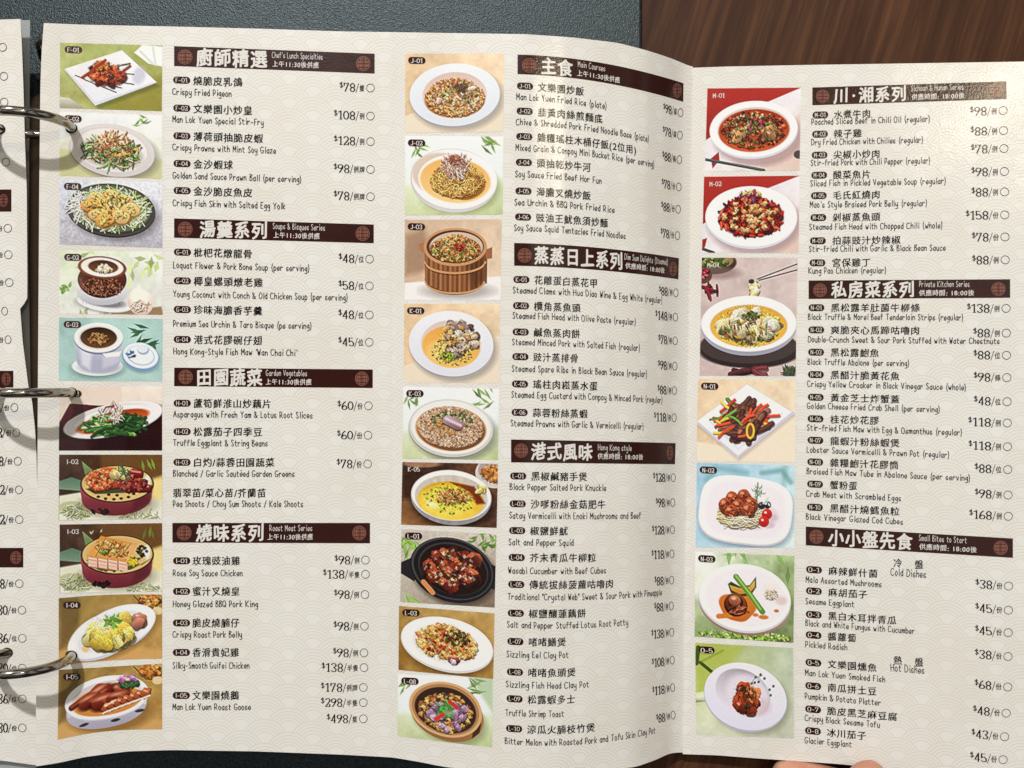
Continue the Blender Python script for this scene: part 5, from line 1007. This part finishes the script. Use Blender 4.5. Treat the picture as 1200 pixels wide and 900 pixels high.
# ------------------------------------------------------------------ sheets of paper
def solid(V, nu, nv, th):
    """closed sheet from a grid of top points"""
    V = np.asarray(V); B = V - (0, 0, th); k = len(V); F_ = grid_faces(nu, nv, True); F2 = [tuple(i + k for i in f[::-1]) for f in F_]
    rim = [i * nv for i in range(nu)] + [(nu - 1) * nv + j for j in range(1, nv)] + [i * nv + nv - 1 for i in range(nu - 2, -1, -1)] + [j for j in range(nv - 2, 0, -1)]
    F3 = [(rim[i] + 2 * k, rim[(i + 1) % len(rim)] + 2 * k, rim[(i + 1) % len(rim)] + 3 * k, rim[i] + 3 * k) for i in range(len(rim))]
    return np.concatenate([V, B, V, B]), F_ + F2 + F3
def sheet_mesh(name, V, UV, nu, nv, th=.00028):
    VV, FF = solid(V, nu, nv, th); me = mesh(name, VV, FF, smooth_=True)
    uv = np.concatenate([UV] * 4); lay = me.uv_layers.new(name='print')
    idx = np.empty(len(me.loops), 'i'); me.loops.foreach_get('vertex_index', idx); lay.data.foreach_set('uv', uv[idx].astype('f').ravel())
    return me
def left_edge(y): return np.interp(y, [27, 60, 100, 220, 450, 550, 860, 900], [51.3, 48.8, 47.3, 46, 44.4, 43.8, 42, 42.3])
def panel_mesh(p):
    nv = 90
    if p == 'A': S = np.linspace(0, 1, 106)
    elif p == 'B': S = np.linspace(460, 812, 120)
    else: S = np.linspace(812, 1222, 104)
    T = np.linspace(0, 1, nv); V, UV = [], []
    top, h = (TOP_C, H_C) if p == 'C' else (TOP_AB, H_AB)
    for s in S:
        f0 = np.full(nv, s) if p != 'A' else None
        if p == 'A':
            y = 27 + T * 870
            f0 = left_edge(y) * (1 - s) + 460 * s
        y = np.interp(f0, *top) + T * np.interp(f0, *h)
        px = from_flat(f0, y, p)
        V.append(on_sheet(px, y, p, 0)); X, L = ARC[p]
        uvx = np.interp(px, X, L) + {'A': 11, 'B': 455, 'C': 830}[p] + np.random.RandomState(3).rand() * 0
        UV.append(np.stack([uvx, 900 - T * 868 * (1 + .0 * T)], 1))
    return sheet_mesh('page_panel', np.concatenate(V), np.concatenate(UV), len(S), nv)
menu_loc = tuple(on_sheet(460, 460, 'A', 0))
menu = empty('folding_menu', menu_loc, 'large three panel fold out menu sheet printed with dish photos, held in the binder rings', 'menu')
panels = {}
for p, lab in (('A', 'panel with ten dish photos beside the rings'), ('B', 'curved panel with nine dish photos bending down to its fold'), ('C', 'folded out panel with seven dish photos')):
    panels[p] = child('page_panel', panel_mesh(p), menu, [PAPER], lab)

# dish photographs
def photo(code):
    p, TL, TR, BL, BR, fn, lab, haspill = DISHES[code]
    w = (TR[0] - TL[0] + BR[0] - BL[0]) / 2; h = (BL[1] - TL[1] + BR[1] - TR[1]) / 2
    cv = Paint(h / w, sum(map(ord, code)) * 7, 170); fn(cv); img = cv.out()
    H, W = img.shape[:2]
    v, u = np.meshgrid(np.linspace(0, 1, H), np.linspace(0, 1, W), indexing='ij')
    def bl(i): return (TL[i] * (1 - u) + TR[i] * u) * (1 - v) + (BL[i] * (1 - u) + BR[i] * u) * v
    px, py = bl(0), bl(1)
    if code == 'I-05': py = py - 5 * np.sin(np.pi * u) ** 1 * v * (1 - .3 * u)
    if code == 'I-04': py = py - 2 * np.sin(np.pi * u)
    P = on_sheet(px.ravel(), py.ravel(), p, .00007)
    me = bpy.data.meshes.new('dish_photo')
    nf = (H - 1) * (W - 1); i, j = np.meshgrid(np.arange(H - 1), np.arange(W - 1), indexing='ij'); a = (i * W + j).ravel()
    q = np.stack([a, a + W, a + W + 1, a + 1], 1).astype('i')
    me.vertices.add(len(P)); me.vertices.foreach_set('co', P.astype('f').ravel())
    me.loops.add(nf * 4); me.loops.foreach_set('vertex_index', q.ravel())
    me.polygons.add(nf); me.polygons.foreach_set('loop_start', np.arange(0, nf * 4, 4, dtype='i')); me.polygons.foreach_set('use_smooth', np.ones(nf, bool))
    me.update(calc_edges=True)
    ca = me.color_attributes.new('ink', 'FLOAT_COLOR', 'POINT')
    lin = np.minimum(s2l(img) * 1.18, .95); ca.data.foreach_set('color', np.concatenate([lin.reshape(-1, 3), np.ones((H * W, 1))], 1).astype('f').ravel())
    o = child('dish_photo', me, panels[p], [PHOTO], lab)
    # its code tag in the corner
    t = Print(p); cx, cy = TL[0] + (15.5 if p == 'A' else 13.5), TL[1] + (8.2 if p != 'C' else 8.6)
    if p == 'B' and code[0] == 'L': cx += .5
    if haspill: t.pill(cx, cy, 20.5 if len(code) > 3 else 18.5, 8.2, IM, 2)
    t.pen(code, cx - 6.6, cx + 6.6, cy + .1, 3.1, IW, 3, 1.25, .6, jit=0, mid=4)
    t.build('photo_code', panels[p])
for code in DISHES: photo(code)

# section banners
for (p, TL, TR, BL, BR, ti, tx0, tx1, ts, en, ex0, ex1, ey, hr, hx0, hx1, hy, m1, m2) in BANNERS:
    t = Print(p); n = 60
    u = np.linspace(0, 1, n); px0 = TL[0] + (TR[0] - TL[0]) * u; px1 = BL[0] + (BR[0] - BL[0]) * u
    def edge(a, b, px, y0):
        c = dy(p, y0, px); c = c - c[0]; e = b[1] - a[1]
        return a[1] + c + (e - c[-1]) * u
    top, bot = edge(TL, TR, px0, TL[1]), edge(BL, BR, px1, BL[1])
    t.add(np.concatenate([px0, px1]), np.concatenate([top, bot]), [(i, n + i, n + i + 1, i + 1) for i in range(n - 1)], IM, 1)
    yb = (TL[1] + BL[1]) / 2
    def mid(x): return float(np.interp(x, px0, (top + bot) / 2))
    t.cjk(ti, tx0, tx1, mid(tx0) + .2, ts, IW, 2, .027, y0=yb, brush=True)
    t.pen(en, ex0, ex1, mid(ex0) - (TL[1] < BL[1]) * 4.6, 4.1, IW, 2, .8, .9, y0=yb)
    t.cjk(hr, hx0, hx1, mid(hx0) + 4.6, 7.6, IW, 2, .016, y0=yb)
    t.medallion(*m1); t.medallion(*m2)
    t.build('section_banner', panels[p])

# dish entries
SPEC = {'A': (0, 0, 0, 0, 11.3, 4.4), 'B': (0, 0, 0, 0, 11.1, 4.4), 'C': (0, 0, 0, 0, 10.6, 4.2)}
for p, EN in (('A', E_A), ('B', E_B), ('C', E_C)):
    for code, zh, zx1, en, ex1, y, ye, prices in EN:
        t = Print(p)
        if p == 'A':
            pc = float(np.interp(y, [94, 295, 472, 815], [212.9, 213.8, 213.5, 212.4])); zx = float(np.interp(y, [94, 400, 472, 657, 815], [225.8, 226.6, 226.2, 225, 224.8])); ex = float(np.interp(y, [94, 400, 815], [202.3, 203.5, 202.5]))
            xc = float(np.interp(y, [94, 230, 300, 400, 475, 545, 657, 842], [434.1, 434.1, 433, 432.6, 431.7, 430.7, 428.2, 425.3])); sc = 1.
            if not code: zx = 201.9
        elif p == 'B':
            pc = float(np.interp(y, [101, 254, 328, 483, 558, 685, 854], [615.3, 613, 611, 609, 607.3, 605, 602.5])); zx = pc + 14 + .6; ex = float(np.interp(y, [101, 328, 558, 700, 854], [605.5, 601.5, 597.8, 594.8, 592])); sc = .86
            xc = float(np.interp(y, [101, 254, 328, 483, 558, 650, 718, 854], [797.5, 794, 792, 790, 789, 787.5, 786.7, 788.8]))
        else:
            pc = float(np.interp(y, [135, 308, 361, 594, 668, 857], [961.4, 958, 956.8, 955, 954, 952.7])); zx = float(np.interp(y, [135, 308, 361, 594, 668, 857], [976.7, 974.5, 973, 972, 970.3, 968.5])); ex = float(np.interp(y, [135, 308, 594, 868], [951.4, 947.8, 945, 943.3])); sc = 1.
            xc = float(np.interp(y, [135, 200, 308, 361, 594, 668, 777, 857], [1175.6, 1177, 1178, 1179, 1181.6, 1182, 1181, 1175.5]))
        if code:
            pw = 20.2 if p == 'A' else (19 if p == 'B' else 18.6)
            t.pill(pc, y, pw, 8.2, IM, 1); hw = pw * .33
            t.pen(code, pc - hw, pc + hw, float(t.line(pc, y, y, pc - hw)), 3.05, IW, 2, 1.05, .7, jit=0, mid=4)
        t.cjk(zh, zx, zx1, float(t.line(pc, y, y, zx)), SPEC[p][4])
        t.pen(en, ex, ex1, ye, SPEC[p][5], IB, 2, 1.04, .8)
        t.build('menu_entry', panels[p])
        for pt, py in prices:
            t = Print(p); price(t, pt, xc, py, py, scale=sc, r=4.7); t.build('menu_price', panels[p])
for zh, en, y, ye in (('冷盤', 'Cold Dishes', 659.6, 671.6), ('熱盤', 'Hot Dishes', 773.6, 783.6)):
    t = Print('C'); t.cjk(zh[0], 1046.7, 1057.5, y, 11.2); t.cjk(zh[1], 1071.5, 1082.5, float(t.line(1046.7, y, y, 1071.5)), 11.2); t.pen(en, 1044.2, 1085 - (en[0] == 'H') * 2, ye, 5.1); t.build('menu_subheading', panels['C'])
# worn white flecks where the print has cracked along the fold
t = Print('B'); rg = random.Random(5)
for i in range(46):
    y = rg.choice((rg.uniform(90, 880), rg.gauss(610, 14), rg.gauss(815, 18))); L_ = rg.uniform(.8, 5); y = min(max(y, 90), 872)
    xf = float(x_fold(y)); q = rg.uniform(.3, .9); d = rg.uniform(.25, 1.6)
    t.add(np.array([xf - d, xf - d - q, xf - d - q * .7, xf - d + .1]), np.array([y - L_ / 2, y - L_ * .2, y + L_ / 2, y + L_ * .3]), [(0, 1, 2, 3)], IW, 3)
t.build('fold_wear', panels['B'])
# flat dark discs painted as the shade inside the punched holes
def hole_disc(px, py, panel, parent, rx=7.2, ry=6):
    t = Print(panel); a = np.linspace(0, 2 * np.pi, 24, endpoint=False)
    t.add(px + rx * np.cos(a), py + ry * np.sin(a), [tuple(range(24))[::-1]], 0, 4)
    return child('punch_hole_shade', mesh('punch_hole_shade', np.concatenate(t.V), t.F, t.M), parent, [HOLE_M])
def foot(y, side):
    px, py = (82., 450.) if side > 0 else (8., 450.); p = 'A' if side > 0 else 'L'
    for _ in range(8):
        z = float((z_sheet if side > 0 else z_left)(px, py, p)); x = RX + side * math.sqrt(max(1e-9, RING_R ** 2 - (z - RING_Z) ** 2)); k = F_PX / (ZC - z)
        px, py = 600 + x * k, 450 - y * k
    return px, py
for y in RING_Y: hole_disc(*foot(y, 1), 'A', panels['A'])

# ------------------------------------------------------------------ facing page, only its printed margin is in view
def lp_edge(y): return np.interp(y, [20, 22, 50, 100, 170, 220, 330, 354, 357.5, 400, 455, 470, 500, 530, 600, 900], [24, 24, 25.5, 27.3, 29.3, 31.3, 32, 31.8, 23.2, 26.5, 33.5, 37.5, 40.7, 42.6, 44.5, 44.5])
def left_page():
    nu, nv = 40, 140; V, UV = [], []
    for s in np.linspace(0, 1, nu):
        y = 21.5 + np.linspace(0, 1, nv) * 875.5
        px = -330 * (1 - s) + lp_edge(y) * s
        yy = y + (1 - s) * 12 * np.where(y < 450, 1, -1) * 0 + np.where(y > 800, -(1 - s) * 40 * (y - 800) / 97, 0) * 0 - np.interp(px, [-330, 0, 44], [16, 6, 0]) * np.interp(y, [450, 897], [0, 1]) + np.interp(px, [-330, 0, 44], [10, 1.5, 0]) * np.interp(y, [20, 450], [1, 0])
        V.append(on_sheet(px, yy, 'L', 0)); UV.append(np.stack([px + 17, 903 - y], 1))
    return sheet_mesh('menu_page', np.concatenate(V), np.concatenate(UV), nu, nv)
lpage = empty('menu_page', tuple(on_sheet(-20, 460, 'L', 0)), 'facing menu page under the left ends of the rings, only its prices in view', 'page')
lsheet = child('page_sheet', left_page(), lpage, [PAPER])
def lp_price(txt, xc, y, rx=4.5, r=4.7):
    t = Print('L'); t.hoop(xc, y, rx, r, .62)
    if txt:
        num, unit = txt.split('/'); d = xc - rx - 1.6
        t.cjk(unit, d - 6.6, d, y + .5, 7.2); d -= 7
        t.pen('/', d - 3.4, d, y, 5.8, IB, 2, .6, 1, jit=0, mid=4); d -= 3.8
        t.pen(num, d - 5.4 * len(num), d - .5, y, 6.4, IB, 2, 1.4, .45, jit=0, mid=4)
    t.build('page_price', lsheet)
for a in (('28/份', 3, 55.3), ('28/份', 4.4, 89.3), ('30/份', 4.7, 119.5), ('28/份', 6.7, 190), ('38/份', 9, 267.5), ('42/份', 9.6, 298.4), ('48/份', 10.7, 331), ('32/份', 5.3, 364.5, 3.4), ('36/份', 9.3, 398, 3.5),
          ('16/份', 16.7, 477.6, 4.1), ('12/份', 19, 507, 4.1), ('28/份', 20.7, 540.4, 4.2), ('22/份', 22, 574, 4.2), ('12/份', 22.4, 608.8), ('28/份', 22.4, 684), ('30/份', 25.6, 715), ('36/位', 26, 748), ('30/位', 26, 783), ('36/位', 26, 819), ('30/份', 26, 853)):
    lp_price(*a)
for x1, ya, yb, mx in ((13.3, 222, 248, 4), (15.6, 434.5, 454, 7.3), (27.2, 642, 665, 18.7)):
    t = Print('L'); xs = np.linspace(-80, x1, 24); n = 24; t.add(np.concatenate([xs, xs]), np.repeat([ya, yb], n), [(i, n + i, n + i + 1, i + 1) for i in range(n - 1)], IM, 1); t.medallion(mx, (ya + yb) / 2, 5.4 if ya < 600 else 6.6, 7.4); t.build('section_banner', lsheet)
for y in RING_Y: hole_disc(*foot(y, -1), 'L', lsheet, 7, 6)

# clear plastic sleeve and an under-sheet showing past the facing page
def strip(name, cols, z, mat, label, cat):
    V = []; nv = len(cols)
    for s in (0, 1):
        for (y, x0, x1) in cols: V.append(unproject(x0 + (x1 - x0) * s, y, z))
    VV, FF = solid(np.array(V), 2, nv, .0003); o = link(name, mesh(name, VV, FF), None, [mat]); return tag(o, label, cat)
strip('plastic_sleeve', [(23.5, -200, 35.2), (120, -200, 34.3), (300, -200, 33), (455, -200, 35.5), (520, -200, 38), (700, -200, 40), (904, -200, 41)], .0205, SLEEVE, 'clear plastic sleeve edge showing past the facing page beside the ring plate', 'sleeve')
strip('inner_page', [(30, -200, 23), (300, -200, 25), (460, -200, 24), (600, -200, 36), (893.6, -200, 42), (908, -200, 42)], .0190, PAPER, 'plain lower sheet peeking out below the bottom edge of the facing page', 'page')

# ------------------------------------------------------------------ the hand that holds the folded-out panel
def hand():
    zP = float(z_sheet(1006, 884, 'C'))
    def W(px, py, z): return np.array(unproject(px, py, z))
    verts, rad, edges = [], [], []
    def chain(start, pts):
        prev = start
        for (v, r) in pts:
            verts.append(v); rad.append(r); edges.append((prev, len(verts) - 1)); prev = len(verts) - 1
        return prev
    verts.append(W(1150, 1120, -.002 + .018)); rad.append(.024)                 # root: the wrist end of the palm
    chain(0, [(W(1200, 1230, .02), .026), (W(1250, 1350, .03), .028)])            # forearm
    palm = chain(0, [(W(1115, 1050, .012), .022), (W(1080, 1000, .008), .017)])
    # thumb: leaves the side of the palm, its tip pressing on the lower edge of the panel
    tm = W(1006, 884, zP)
    chain(1 + 2, [(W(1062, 1000, .030), .0125), (W(1036, 950, .032), .0105), (W(1016, 912, zP + .0125), .0092), (W(1006, 893.5, zP + .0075), .0066)])
    # four fingers curled under the panel, each bent at its own angle
    for k, (x0, y0, x1, y1, x2, y2, z0) in enumerate(((1040, 944, 975, 920, 902, 905, .004), (1050, 985, 985, 970, 915, 957, .003), (1065, 1020, 1000, 1012, 940, 1000, .003), (1085, 1055, 1030, 1052, 985, 1046, .003))):
        r = (.0082, .0084, .0080, .0070)[k]
        chain(palm if k < 3 else palm - 1, [(W(x0, y0, z0 + .004), r * 1.12), (W(x1, y1, z0 + .0035), r), (W((x1 + x2) / 2, (y1 + y2) / 2 - 2, z0 + .004), r * .95), (W(x2, y2, z0 + .003), r * .78)])
    me = bpy.data.meshes.new('hand'); me.from_pydata([tuple(v) for v in verts], edges, [])
    o = link('hand', me, None, [SKIN])
    sk = o.modifiers.new('skin', 'SKIN'); sk.use_smooth_shade = True
    for d, r in zip(me.skin_vertices[0].data, rad): d.radius = (r, r)
    me.skin_vertices[0].data[0].use_root = True
    o.modifiers.new('sub', 'SUBSURF').levels = 2; o.modifiers['sub'].render_levels = 3
    tag(o, 'hand at the bottom edge, thumb tip on the folded out panel and fingers under it', 'hand')
    return o
hand()
